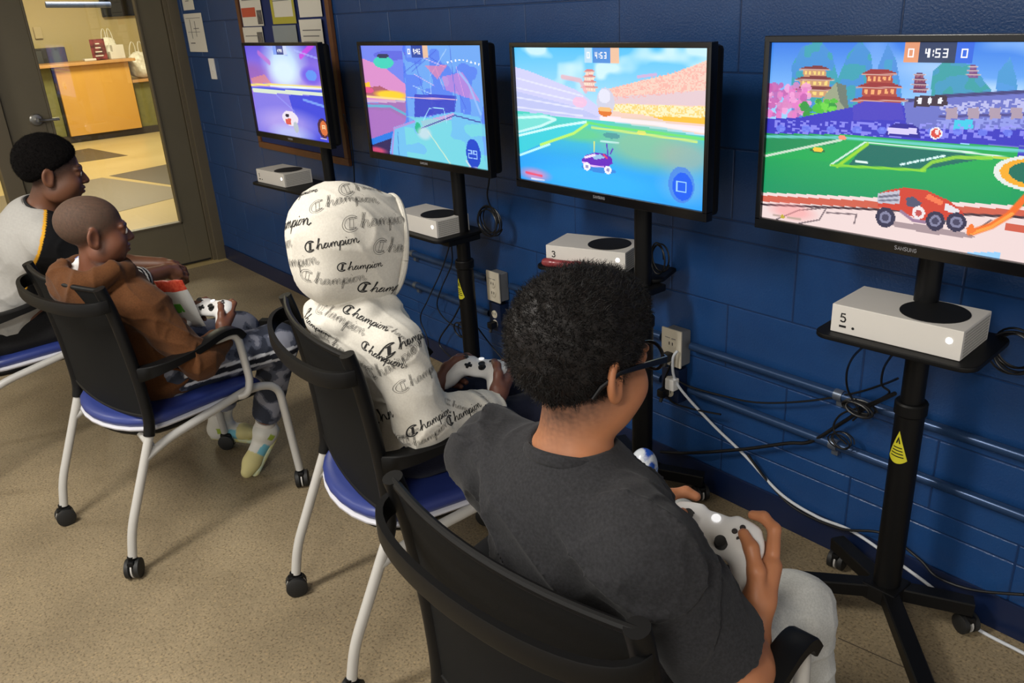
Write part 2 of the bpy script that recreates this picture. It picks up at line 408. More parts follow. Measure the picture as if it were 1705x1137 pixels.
# poster on a stand
POST = mat('dark_poster_print', srgb(44, 26, 26), .45, noise=(14, srgb(150, 60, 60), .18))
pl = at_x(148, 67, -8.0); pr = at_x(180, 98, -8.0)
ps = empty('counter_sign', (-8.0, (pl[1]+pr[1])/2, 1.086)); tag(ps, 'small dark poster standing on the reception counter', 'sign')
MB().box((-.01, -.10, 0), (.0, .10, .285), .001).build('board', POST, ps)
MB().box((-.05, -.06, 0), (.05, .06, .006), .002).build('foot', BLACK, ps)
for k in range(4): MB().box((.0005, -.06+.01*k, .05+.055*k), (.0015, .05-.008*k, .066+.055*k)).build('print_line', PAPER, ps, smooth=False)
for (px, py, w, h) in ((198, 95, .16, .19), (186.5, 97, .05, .10), (150, 103, .16, .03)):
    c = at_x(px, py, -8.05); bx_ = MB().box((-.06, -w/2, 0), (.06, w/2, h), .006).build('paper_box', PAPER); bx_.location = (c[0], c[1], 1.0855)
    tag(bx_, {198: 'tall white paper box on the reception counter beside carrier bags', 186.5: 'low white box beside the counter poster', 150: 'thin stack of white paper on the counter before the poster'}[px], 'box')

# carrier bags on the low counter and by the box
BAGM = mat('white_carrier_plastic', srgb(226, 222, 206), .4, bump=(30, .6, .01))
def carrier(x, y, z, w, h, lab, seed):
    t = empty('carrier_bag', (x, y, z)); tag(t, lab, 'bag', 'white carrier bags at the reception')
    s = SDF(); s.ell((0, 0, h*.36), (w*.34, w*.5, h*.36), k=.05); s.ell((0, .02, h*.18), (w*.36, w*.5, h*.18), k=.04); s.half((0, 0, .002), (0, 0, -1), .01)
    link('bag_body', s.mesh('bag_body', .011, lambda X: .012*nz3(X, 22, seed)+.006*nz3(X, 60, seed+2), .02), BAGM, t)
    for k in (-1, 1): MB().ribbon(smooth_path([(0, k*w*.34, h*.55), (0, k*w*.27, h*.85), (0, k*w*.14, h), (0, k*w*.06, h*.86), (0, k*w*.08, h*.58)], 4), .03, .008, up=(0, 1, 0)).build('handle', BAGM, t)

# ================================================================== TV STANDS, TVS, CONSOLES
CONSW = mat('console_white', srgb(214, 210, 204), .45)
VENT = mat('console_vent_black', srgb(16, 16, 17), .55, bump=(900, .4, .001))
GRID = mat('console_grille_grey', srgb(150, 148, 142), .5)
YELL = mat('yellow_warning', srgb(196, 190, 44), .5)
LED = mat('white_led', srgb(255, 255, 255), .3, emit=((1, 1, 1, 1), 3.0))
PY = -.16
STANDS = [  # x of post, shelf height, front legs shown
    dict(x=2.054, sh=.765, lab='black rolling screen stand carrying the screen in front of the cork board'),
    dict(x=3.095, sh=.742, lab='black rolling screen stand with yellow sticker behind the hooded child'),
    dict(x=4.02, sh=.742, lab='black rolling screen stand below the screen with the purple buggy'),
    dict(x=4.862, sh=.812, lab='black rolling screen stand below the screen with the red buggy')]
def caster(parent, x, y, r=.027, a=0.0, zc=None, top=.075):
    c = empty('caster', (x, y, 0), a, parent)
    wm = MB()
    for s in (-1, 1): wm.lathe([(r*.75, -.009), (r, -.006), (r, .006), (r*.75, .009)], (s*.0145, 0, r), (1, 0, 0), 20)
    wm.build('wheel', RUBBER, c)
    MB().lathe([(r*.96, -.0022), (r*.96, .0022)], (0, 0, r), (1, 0, 0), 20).build('wheel_ring', GREYM, c)
    hb = MB(); hb.tube([(0, 0, r*1.5), (0, -.004, top)], .010, 10)
    hb.box((-.011, -.022, r*1.35), (.011, .022, r*2.1), .006); hb.build('fork', BLACK, c)
    return c
def stand(s):
    t = empty('screen_stand', (s['x'], PY, 0)); tag(t, s['lab'], 'tv stand', 'rolling screen stands along the blue wall')
    MB().tube([(0, 0, .085), (0, 0, .62)], .033, 20).build('post', BLACKM, t)
    MB().tube([(0, 0, .60), (0, 0, 1.30)], .026, 20).build('inner_post', BLACKM, t)
    MB().lathe([(.034, 0), (.037, .004), (.037, .03), (.034, .034)], (0, 0, .595)).build('collar', BLACK, t)
    hub = MB(); hub.box((-.045, -.045, .062), (.045, .045, .11), .006); hub.build('hub', BLACKM, t)
    ends = [(-.195, .10), (.175, .10), (-.40, -.30), (.27, -.30)]
    for ex, ey in ends:
        L = math.hypot(ex, ey); d = np.array([ex, ey])/L
        l = MB(); l.ribbon([(d[0]*.02, d[1]*.02, .088), (ex, ey, .078)], .042, .038); l.build('leg', BLACKM, t)
        caster(t, ex*.96, ey*.96, .026, math.atan2(d[1], d[0])+.6, top=.066)
    # shelf tray with bracket
    z = s['sh']; cx_, cy_, ca_ = s['con']
    px_ = (s['x']-cx_)*math.cos(ca_)+(PY-cy_)*math.sin(ca_)
    tr = MB().prism(round_rect(-.172, -.028, max(.178, px_+.05), .205, .035), .012, z-.012, .003).xf(Matrix.Translation((cx_-s['x'], cy_-PY, 0)) @ Matrix.Rotation(ca_, 4, 'Z')); tr.build('shelf_tray', BLACK, t)
    MB().box((-.05, -.10, z-.034), (.05, .05, z-.012), .004).build('shelf_bracket', BLACKM, t)
    # yellow warning triangle, bent round the post
    st = MB(); V = []; F = []; n = 10
    for i in range(n+1):
        for j in range(2):
            u = -1+2*i/n; a = -math.pi/2+u*.75 - .10
            zt = .485+(.075*(1-abs(u)))*j; V.append((.0338*math.cos(a), .0338*math.sin(a), zt if j else .485-.012*(1-u*u)))
    for i in range(n): F.append((i*2, i*2+2, i*2+3, i*2+1))
    st.add(V, F); sk = st.build('warning_sticker', YELL, t)
    pr = MB()
    for k, hh in enumerate((.492, .500, .508, .516)):
        hw = .6*(1-(hh-.485)/.075)*.9; P = [(.0342*math.cos(-math.pi/2-.10+u*hw), .0342*math.sin(-math.pi/2-.10+u*hw), hh) for u in np.linspace(-1, 1, 7)]
        pr.ribbon(P, .0006, .0025)
    P = [(.0342*math.cos(-math.pi/2-.10+u*.12), .0342*math.sin(-math.pi/2-.10+u*.12), .527+.016*(1-abs(u))) for u in np.linspace(-1, 1, 5)]; pr.ribbon(P, .0006, .003)
    pr.build('sticker_print', CABLE, sk)
    # mounting plate and arm to the screen
    m = MB(); m.box((-.10, -.055, 1.14), (.10, -.045, 1.30), .003); m.box((-.03, -.055, 1.18), (.03, .02, 1.26), .004)
    m.box((-.09, -.087, 1.10), (-.065, -.05, 1.34), .003); m.box((.065, -.087, 1.10), (.09, -.05, 1.34), .003); m.build('mount_bracket', BLACKM, t)
    return t
def front_edge(s, fl, fr):
    z = STANDS[s]['sh']+.0005; a, b = at_z(*fl, z), at_z(*fr, z); c = (a+b)/2; STANDS[s]['con'] = (c[0], c[1], math.atan2(b[1]-a[1], b[0]-a[0]))
front_edge(0, (428, 302), (477, 313)); front_edge(2, (911, 440), (1040, 455)); front_edge(3, (1373, 548), (1609, 605))
_p = at_z(724, 397, STANDS[1]['sh']+.0005); STANDS[1]['con'] = (_p[0]-.13, _p[1]+.002, .02)
for s in STANDS: stand(s)

# ---------------------------------------------------------------- screen pictures
def hsh(x, y, s=0): 
    v = np.sin(x*127.1+y*311.7+s*74.7)*43758.5453; return v-np.floor(v)
def vnoise(x, y, s=0):
    xi, yi = np.floor(x), np.floor(y); fx, fy = x-xi, y-yi; fx = fx*fx*(3-2*fx); fy = fy*fy*(3-2*fy)
    return (hsh(xi, yi, s)*(1-fx)+hsh(xi+1, yi, s)*fx)*(1-fy)+(hsh(xi, yi+1, s)*(1-fx)+hsh(xi+1, yi+1, s)*fx)*fy
class Pic:
    def __init__(s, nx, ny, conv):
        s.nx, s.ny, s.conv = nx, ny, conv
        s.u, s.v = np.meshgrid((np.arange(nx)+.5)/nx, (np.arange(ny)+.5)/ny); s.c = np.zeros((ny, nx, 3))
    def put(s, m, col, a=1.0):
        m = np.clip(np.asarray(m, float), 0, 1)[..., None]*a; s.c = s.c*(1-m)+np.asarray(col, float)/255*m if not (isinstance(col, np.ndarray) and col.ndim == 3) else s.c*(1-m)+col/255*m
    def grad(s, c0, c1, t): return (np.asarray(c0, float)*(1-t[..., None])+np.asarray(c1, float)*t[..., None])
    def P(s, pts): return [s.conv(*p) for p in pts]
    def poly(s, pts, col, a=1.0, uv=False):
        Q = pts if uv else s.P(pts); ins = np.zeros(s.u.shape, bool); n = len(Q)
        for i in range(n):
            x0, y0 = Q[i]; x1, y1 = Q[(i+1) % n]
            if y0 == y1: continue
            c = ((s.v >= min(y0, y1)) & (s.v < max(y0, y1))); xx = x0+(s.v-y0)*(x1-x0)/(y1-y0); ins ^= c & (s.u < xx)
        s.put(ins, col, a)
    def ell(s, c, r, col, a=1.0, soft=.0):
        (cx, cy) = s.conv(*c); (rx, _), (_, ry) = s.conv(c[0]+r[0], c[1]), s.conv(c[0], c[1]+r[1]); rx = abs(rx-cx); ry = abs(ry-cy)
        d = np.sqrt(((s.u-cx)/rx)**2+((s.v-cy)/ry)**2)
        s.put(np.clip((1-d)/max(soft, .06)+.5, 0, 1) if soft else d < 1, col, a)
    def line(s, pts, w, col, a=1.0):
        Q = s.P(pts); asp = 16/9; best = np.full(s.u.shape, 9.)
        for (x0, y0), (x1, y1) in zip(Q[:-1], Q[1:]):
            dx, dy = (x1-x0)*asp, y1-y0; l2 = dx*dx+dy*dy+1e-12; t = np.clip(((s.u-x0)*asp*dx+(s.v-y0)*dy)/l2, 0, 1)
            best = np.minimum(best, np.hypot((s.u-x0)*asp-t*dx, (s.v-y0)-t*dy))
        s.put(np.clip((w-best)/(w*.5)+.5, 0, 1), col, a)
    def digit(s, ch, u0, v0, w, h, t, col):
        seg = {'0': 'abcdef', '3': 'abcdg', '4': 'fgbc', '5': 'afgcd', '2': 'abged', '9': 'abcdfg', '8': 'abcdefg'}.get(ch, '')
        R = dict(a=(u0, v0, u0+w, v0+t*1.5), d=(u0, v0+h-t*1.5, u0+w, v0+h), g=(u0, v0+h/2-t*.7, u0+w, v0+h/2+t*.7), f=(u0, v0, u0+t, v0+h/2), e=(u0, v0+h/2, u0+t, v0+h),
                 b=(u0+w-t, v0, u0+w, v0+h/2), c=(u0+w-t, v0+h/2, u0+w, v0+h))
        for q in seg: a = R[q]; s.put((s.u > a[0]) & (s.u < a[2]) & (s.v > a[1]) & (s.v < a[3]), col)
        if ch == ':':
            for vv in (.3, .7): s.put((s.u > u0) & (s.u < u0+t*1.2) & (abs(s.v-v0-h*vv) < t), col)
    def rect(s, a, col, al=1.0): s.put((s.u > a[0]) & (s.u < a[2]) & (s.v > a[1]) & (s.v < a[3]), col, al)
    def hud(s, lcol, rcol, time, mid=(30, 40, 70), lz='0', rz='0'):
        s.rect((.415, .0, .458, .098), lcol, .9); s.rect((.458, .0, .552, .098), mid, .85); s.rect((.552, .0, .597, .098), rcol, .9)
        x = .472
        for ch in time:
            w = .014; s.digit(ch, x, .03, w, .042, .0046, (245, 245, 250)); x += (w+.006) if ch != ':' else .008
        for cx, z in ((.436, lz), (.575, rz)): 
            if z: s.digit(z, cx-.009, .028, .018, .044, .0046, (250, 250, 255))

def pagoda(p, cx, top, w, tiers, dy, roof, body, lit):
    for k in range(tiers):
        y = top+dy*k; ww = w*(.62+.38*k/max(1, tiers-1))
        p.poly([(cx-ww*.42, y+dy*.3), (cx+ww*.42, y+dy*.3), (cx+ww*.42, y+dy*1.05), (cx-ww*.42, y+dy*1.05)], body)
        for j in range(5): p.poly([(cx-ww*.36+j*ww*.16, y+dy*.5), (cx-ww*.28+j*ww*.16, y+dy*.5), (cx-ww*.28+j*ww*.16, y+dy*.85), (cx-ww*.36+j*ww*.16, y+dy*.85)], lit)
        p.poly([(cx-ww*.58, y+dy*.36), (cx-ww*.5, y+dy*.2), (cx-ww*.3, y), (cx+ww*.3, y), (cx+ww*.5, y+dy*.2), (cx+ww*.58, y+dy*.36), (cx+ww*.45, y+dy*.42), (cx-ww*.45, y+dy*.42)], roof)
        p.line([(cx-ww*.56, y+dy*.36), (cx+ww*.56, y+dy*.36)], .0035, (225, 205, 190), .7)
def wheel(p, cx, cy, rx, ry, tyre=(52, 50, 78), rim=(130, 130, 160)):
    p.ell((cx, cy), (rx, ry), tyre); p.ell((cx, cy), (rx*.6, ry*.6), rim); p.ell((cx, cy), (rx*.35, ry*.35), (70, 68, 96))

def pic4(p):
    u, v = p.u, p.v
    p.c = p.grad((46, 120, 226), (150, 205, 252), np.clip(v/.34, 0, 1))/255
    n = vnoise(u*6, v*9, 3)
    p.put(np.clip((n-.45)*3, 0, 1)*(v < .34), (205, 228, 255), .65)
    for pts, c0, c1 in (([(1318, 200), (1318, 110), (1335, 78), (1365, 66), (1385, 90), (1395, 130), (1412, 90), (1432, 66), (1450, 90), (1462, 200)], (60, 140, 210), (40, 170, 150)),
                        ([(1452, 190), (1462, 110), (1478, 72), (1492, 100), (1500, 150), (1508, 210)], (70, 140, 215), (50, 165, 190)),
                        ([(1548, 190), (1552, 120), (1580, 96), (1620, 110), (1650, 150), (1660, 190)], (60, 150, 190), (40, 160, 140)),
                        ([(1655, 180), (1662, 120), (1682, 95), (1692, 130), (1698, 180)], (74, 150, 220), (60, 150, 200))):
        p.poly(pts, c0); Q = p.P(pts); m0 = p.c.copy(); n = vnoise(u*40, v*30, 5)
        p.c = m0; 
        tmp = p.c.copy(); p.poly(pts, c1, .55); msk = (n > .52)[..., None]; p.c = np.where(msk, p.c, tmp)
    # far stand on the right
    p.poly([(1505, 165), (1570, 160), (1705, 152), (1760, 148), (1760, 250), (1505, 232)], (104, 112, 196))
    n = hsh(np.floor(u*150), np.floor(v*120), 2)
    m0 = p.c.copy(); p.poly([(1565, 172), (1760, 160), (1760, 186), (1565, 190)], (200, 200, 240), .8); p.poly([(1560, 200), (1760, 192), (1760, 226), (1560, 222)], (150, 160, 236), .8); p.c = np.where((n > .45)[..., None], p.c, m0)
    p.line([(1510, 168), (1570, 160), (1720, 152)], .008, (60, 60, 120)); p.line([(1565, 194), (1720, 190)], .006, (74, 70, 140))
    for k in range(4): p.poly([(1575+k*36, 180), (1594+k*36, 179), (1594+k*36, 198), (1575+k*36, 198)], (170, 150, 170))
    p.poly([(1588, 200), (1620, 199), (1620, 214), (1588, 216)], (60, 200, 230)); p.rect((0, 0, 0, 0), (0, 0, 0))
    p.poly([(1522, 160), (1576, 158), (1578, 176), (1522, 178)], (58, 40, 60))
    for k in range(3): p.ell((1531+k*17, 168), (4, 5.5), (235, 235, 245))
    pagoda(p, 1356, 110, 72, 3, 17, (120, 44, 50), (200, 150, 110), (240, 210, 120)); pagoda(p, 1464, 116, 84, 3, 22, (150, 40, 44), (170, 70, 60), (240, 170, 110))
    pagoda(p, 1531, 122, 28, 4, 8, (90, 40, 90), (120, 50, 90), (150, 90, 110)); pagoda(p, 1620, 108, 20, 3, 7, (110, 60, 120), (120, 80, 140), (140, 100, 150))
    # rock, blossom, shrubs
    p.poly([(1366, 185), (1372, 160), (1392, 137), (1408, 142), (1414, 190)], (150, 160, 130)); p.poly([(1392, 137), (1408, 142), (1414, 190), (1398, 170)], (104, 118, 108))
    rng = random.Random(4)
    for k in range(70): p.ell((rng.uniform(1278, 1345), rng.uniform(142, 194)), (rng.uniform(4, 9), rng.uniform(4, 8)), rng.choice([(226, 120, 196), (240, 160, 214), (190, 90, 170), (214, 130, 190)]), .85)
    for k in range(45): p.ell((rng.uniform(1335, 1390), rng.uniform(168, 198)), (rng.uniform(4, 8), rng.uniform(3, 7)), rng.choice([(70, 190, 50), (110, 214, 70), (40, 150, 60)]), .9)
    # blue stadium wall
    p.poly([(1270, 198), (1330, 196), (1420, 178), (1505, 176), (1510, 215), (1705, 216), (1780, 216), (1780, 246), (1270, 226)], (52, 50, 190)); p.poly([(1420, 176), (1440, 168), (1500, 172), (1506, 200), (1420, 200)], (70, 60, 190))
    n = hsh(np.floor(u*110), np.floor(v*90), 7); m0 = p.c.copy(); p.poly([(1290, 200), (1780, 210), (1780, 238), (1290, 222)], (150, 150, 246), .8); p.c = np.where((n > .62)[..., None], p.c, m0)
    for k in range(12): p.ell((1300+k*42, 214+k*.8), (8, 6), (110, 130, 240), .8)
    p.poly([(1474, 226), (1478, 212), (1490, 206), (1520, 207), (1530, 214), (1532, 230)], (36, 30, 150)); p.poly([(1478, 213), (1526, 214), (1527, 224), (1478, 223)], (210, 200, 250))
    # pitch
    hor = [(1266, 222), (1400, 224), (1560, 237), (1780, 250)]
    p.poly(hor+[(1780, 420), (1260, 420)], (22, 168, 84))
    m0 = p.c.copy(); p.poly([(1266, 262), (1780, 290), (1780, 420), (1260, 420)], (20, 150, 96)); t = np.clip((v-.55)/.25, 0, 1)[..., None]; p.c = m0*(1-t)+p.c*t
    p.put((v > .52)*(u > .74), (20, 155, 92)); p.put((v > .46)*(v < .52)*(u > .74), (60, 60, 190))
    p.poly([(1266, 222), (1400, 226), (1390, 240), (1268, 255)], (20, 140, 84))
    p.line([(1262, 227), (1400, 229), (1560, 242), (1780, 256)], .008, (120, 210, 220), .8)
    p.poly([(1440, 240), (1560, 250), (1650, 262), (1540, 282), (1412, 276)], (14, 108, 96)); p.line([(1382, 275), (1440, 237), (1600, 252), (1700, 266)], .005, (210, 235, 225)); p.line([(1394, 277), (1444, 240)], .009, (150, 214, 50)); p.line([(1384, 275), (1540, 284)], .007, (130, 210, 60)); p.line([(1535, 283), (1552, 270), (1590, 262), (1650, 263)], .009, (150, 216, 60), .9)
    for k in range(7): p.line([(1500+k*11, 274-k*2.2), (1506+k*11, 272.6-k*2.2)], .006, (215, 240, 240))
    p.line([(1425, 268), (1443, 271)], .006, (220, 240, 235)); p.line([(1268, 261), (1400, 233)], .007, (200, 220, 200)); p.ell((1361, 251), (13, 3), (40, 110, 60)); p.ell((1362, 249), (9, 4), (240, 200, 60)); p.ell((1402, 229), (7, 4), (240, 150, 120))
    p.line([(1655, 262), (1700, 266)], .006, (190, 210, 70)); p.ell((1720, 290), (72, 30), (225, 230, 225)); p.ell((1722, 290), (62, 25), (240, 170, 40)); p.ell((1724, 289), (48, 19), (22, 110, 90))
    p.ell((1558, 222), (10.5, 10), (240, 240, 245)); p.ell((1558, 222), (8, 7.6), (214, 70, 60)); p.ell((1560, 220), (4, 4), (240, 220, 220))
    # near kerb and paving
    p.poly([(1262, 320), (1440, 328), (1705, 343), (1790, 348), (1790, 420), (1258, 420)], (236, 214, 212))
    p.poly([(1262, 325), (1440, 334), (1705, 350), (1790, 355), (1790, 366), (1260, 335)], (206, 96, 76)); p.line([(1258, 340), (1440, 348), (1705, 362), (1790, 366)], .006, (70, 50, 60))
    p.put((v > .855)*(u > .74), (236, 214, 212)); p.put((v > .82)*(v < .855)*(u > .74), (206, 96, 76))
    for a in ([(1330, 350), (1376, 346)], [(1376, 346), (1364, 366)], [(1364, 366), (1330, 372)], [(1376, 354), (1426, 357)], [(1426, 357), (1422, 372)], [(1560, 366), (1600, 372)], [(1630, 380), (1650, 366)], [(1290, 366), (1330, 350)]): p.line(a, .004, (120, 104, 110))
    p.ell((1318, 352), (34, 12), (246, 150, 150), .55, .8)
    p.line([(1288, 358), (1298, 359)], .006, (170, 150, 140), .7); p.ell((1303, 361), (3.5, 3.5), (190, 170, 60)); p.line([(1312, 362), (1332, 365)], .007, (160, 150, 130), .6)
    # boost trail and red buggy
    p.line([(1615, 388), (1650, 376), (1680, 358), (1706, 330), (1740, 300)], .016, (240, 110, 40)); p.line([(1615, 389), (1650, 378), (1685, 356)], .008, (250, 160, 70))
    p.ell((1545, 382), (80, 6), (120, 100, 110), .6)
    p.poly([(1462, 322), (1478, 317), (1500, 313), (1512, 312), (1545, 318), (1580, 334), (1602, 352), (1606, 362), (1575, 366), (1535, 368), (1500, 352), (1462, 344)], (206, 66, 50))
    p.poly([(1461, 322), (1498, 317), (1498, 340), (1461, 338)], (190, 190, 205)); p.line([(1464, 328), (1495, 325)], .006, (110, 110, 130)); p.line([(1464, 334), (1495, 333)], .005, (120, 120, 140))
    p.poly([(1508, 330), (1520, 327), (1534, 338), (1530, 346), (1510, 343)], (80, 84, 110)); p.poly([(1545, 322), (1572, 336), (1566, 342), (1540, 330)], (240, 120, 80)); p.poly([(1575, 338), (1598, 350), (1594, 358), (1572, 350)], (226, 220, 226)); p.ell((1529, 354), (11, 11), (236, 226, 228)); p.ell((1529, 355), (5.5, 5.5), (190, 80, 80))
    p.line([(1500, 352), (1520, 367), (1540, 370)], .008, (150, 120, 150))
    wheel(p, 1474, 362, 16.5, 17); wheel(p, 1557, 368, 16, 16.5); wheel(p, 1592, 370, 17.5, 16)
    p.poly([(1608, 380), (1618, 372), (1626, 384), (1612, 392)], (240, 120, 50))
    p.hud((240, 150, 96), (36, 96, 220), '4:53')

def pic3(p):
    u, v = p.u, p.v
    p.c = p.grad((80, 190, 246), (180, 225, 255), np.clip(v/.4, 0, 1))/255
    n = vnoise(u*7, v*7, 11)*.6+vnoise(u*18, v*16, 12)*.4
    p.put(np.clip((n-.5)*5, 0, 1)*(v < .45), (225, 246, 250), .8)
    p.poly([(852, 110), (880, 118), (960, 150), (1000, 180), (1000, 205), (860, 196)], (206, 206, 246)); p.poly([(852, 150), (960, 178), (1000, 196), (858, 190)], (190, 196, 240))
    for k in range(4): p.line([(860, 130+k*16), (970, 160+k*11)], .006, (228, 230, 252), .8)
    p.poly([(1006, 150), (1060, 136), (1120, 122), (1178, 100), (1178, 226), (1010, 194)], (240, 206, 190)); p.poly([(1008, 162), (1178, 150), (1178, 176), (1010, 172)], (226, 200, 206)); p.poly([(1010, 172), (1178, 178), (1178, 205), (1010, 184)], (250, 236, 190))
    h = hsh(np.floor(u*180), np.floor(v*120), 1); m0 = p.c.copy(); p.poly([(1006, 150), (1178, 104), (1178, 150), (1010, 168)], (250, 170, 160), .7); p.poly([(1010, 172), (1178, 178), (1178, 205), (1010, 184)], (255, 206, 110), .8); p.c = np.where((h > .6)[..., None], p.c, m0)
    p.poly([(1085, 194), (1178, 196), (1178, 208), (1110, 202)], (250, 190, 60)); p.poly([(1000, 192), (1178, 212), (1178, 222), (1000, 200)], (245, 226, 236))
    pagoda(p, 981, 116, 26, 4, 9, (214, 130, 130), (236, 200, 190), (250, 230, 210)); p.line([(936, 128), (966, 134), (975, 152)], .016, (240, 170, 180), .7); p.ell((965, 170), (12, 9), (246, 190, 220), .8); p.line([(1062, 128), (1092, 124)], .01, (226, 170, 210), .8)
    p.ell((1008, 170), (15, 24), (206, 206, 226), .95); p.ell((1006, 160), (10, 12), (228, 228, 244), .9); p.ell((1007, 187), (11, 7), (226, 120, 50)); p.ell((1007, 182), (12, 4), (250, 190, 120))
    # ground
    g = [(858, 184), (930, 194), (1000, 200), (1178, 228)]
    p.poly(g+[(1170, 380), (850, 330)], (60, 190, 230))
    t = np.clip((v-.45)/.4, 0, 1); m0 = p.c.copy(); p.poly(g+[(1170, 380), (850, 330)], p.grad((80, 214, 190), (40, 160, 250), t)); 
    p.ell((1075, 245), (80, 34), (150, 196, 150), .75, .9); p.ell((1140, 262), (46, 26), (160, 178, 170), .7, .9); p.ell((985, 300), (120, 26), (60, 190, 250), .6, .9); p.ell((960, 222), (50, 12), (110, 210, 130), .7, .8); p.ell((1140, 310), (40, 26), (140, 190, 220), .5, .9)
    p.poly([(858, 190), (900, 188), (925, 196), (905, 208), (860, 218)], (120, 222, 214)); p.line([(860, 196), (905, 194), (925, 199), (900, 210), (862, 220)], .01, (210, 246, 244), .9); p.poly([(862, 222), (940, 206), (974, 204), (960, 220), (900, 240), (864, 256)], (60, 206, 220))
    p.line([(862, 226), (930, 210), (976, 203)], .009, (206, 248, 246)); p.line([(866, 258), (915, 240)], .009, (190, 246, 246)); p.line([(900, 241), (955, 222), (978, 206)], .010, (190, 240, 110)); p.line([(978, 204), (1020, 212), (1100, 222), (1174, 232)], .009, (110, 226, 110), .9); p.line([(985, 212), (1060, 222), (1160, 236)], .008, (220, 240, 120), .8); p.line([(1000, 197), (1090, 206), (1176, 220)], .012, (250, 236, 240), .8); p.ell((1068, 221), (8, 4), (240, 230, 110), .8)
    p.ell((1018, 226), (14, 5), (60, 130, 150), .6); p.line([(1000, 235), (1030, 238)], .005, (220, 246, 246), .7)
    # purple buggy
    p.ell((996, 282), (30, 5), (60, 100, 200), .5)
    p.poly([(968, 266), (975, 258), (992, 254), (1005, 255), (1018, 262), (1020, 272), (1008, 280), (985, 277), (970, 272)], (104, 40, 190)); p.poly([(985, 258), (1000, 257), (1008, 263), (990, 266)], (150, 190, 230)); p.line([(974, 262), (990, 258)], .009, (240, 226, 250)); p.line([(970, 270), (985, 276), (1005, 278)], .006, (236, 190, 246)); p.line([(1005, 258), (1010, 263)], .008, (220, 70, 110))
    for a in ([(989, 252), (989, 236)], [(1012, 258), (1010, 240)], [(1016, 256), (1020, 248)]): p.line(a, .006, (230, 230, 120) if a[0][0] == 989 else (90, 60, 190))
    for cx, cy in ((977, 277), (1012, 283)): p.ell((cx, cy), (6, 7), (240, 240, 250)); p.ell((cx, cy), (2.5, 3), (150, 150, 200))
    p.ell((890, 290), (22, 9), (250, 140, 190), .7, .9); p.line([(876, 287), (902, 293)], .009, (240, 80, 110), .9); p.line([(885, 297), (906, 300)], .006, (240, 240, 250), .8)
    p.ell((1134, 308), (22, 30), (70, 130, 230), .8); p.ell((1136, 311), (17, 23), (26, 96, 240)); 
    cx, cy = p.conv(1134, 311); p.digit('0', cx-.024, cy-.034, .048, .07, .006, (150, 206, 255))
    p.hud((190, 220, 240), (250, 190, 150), '4:53', mid=(70, 130, 210), rz='')

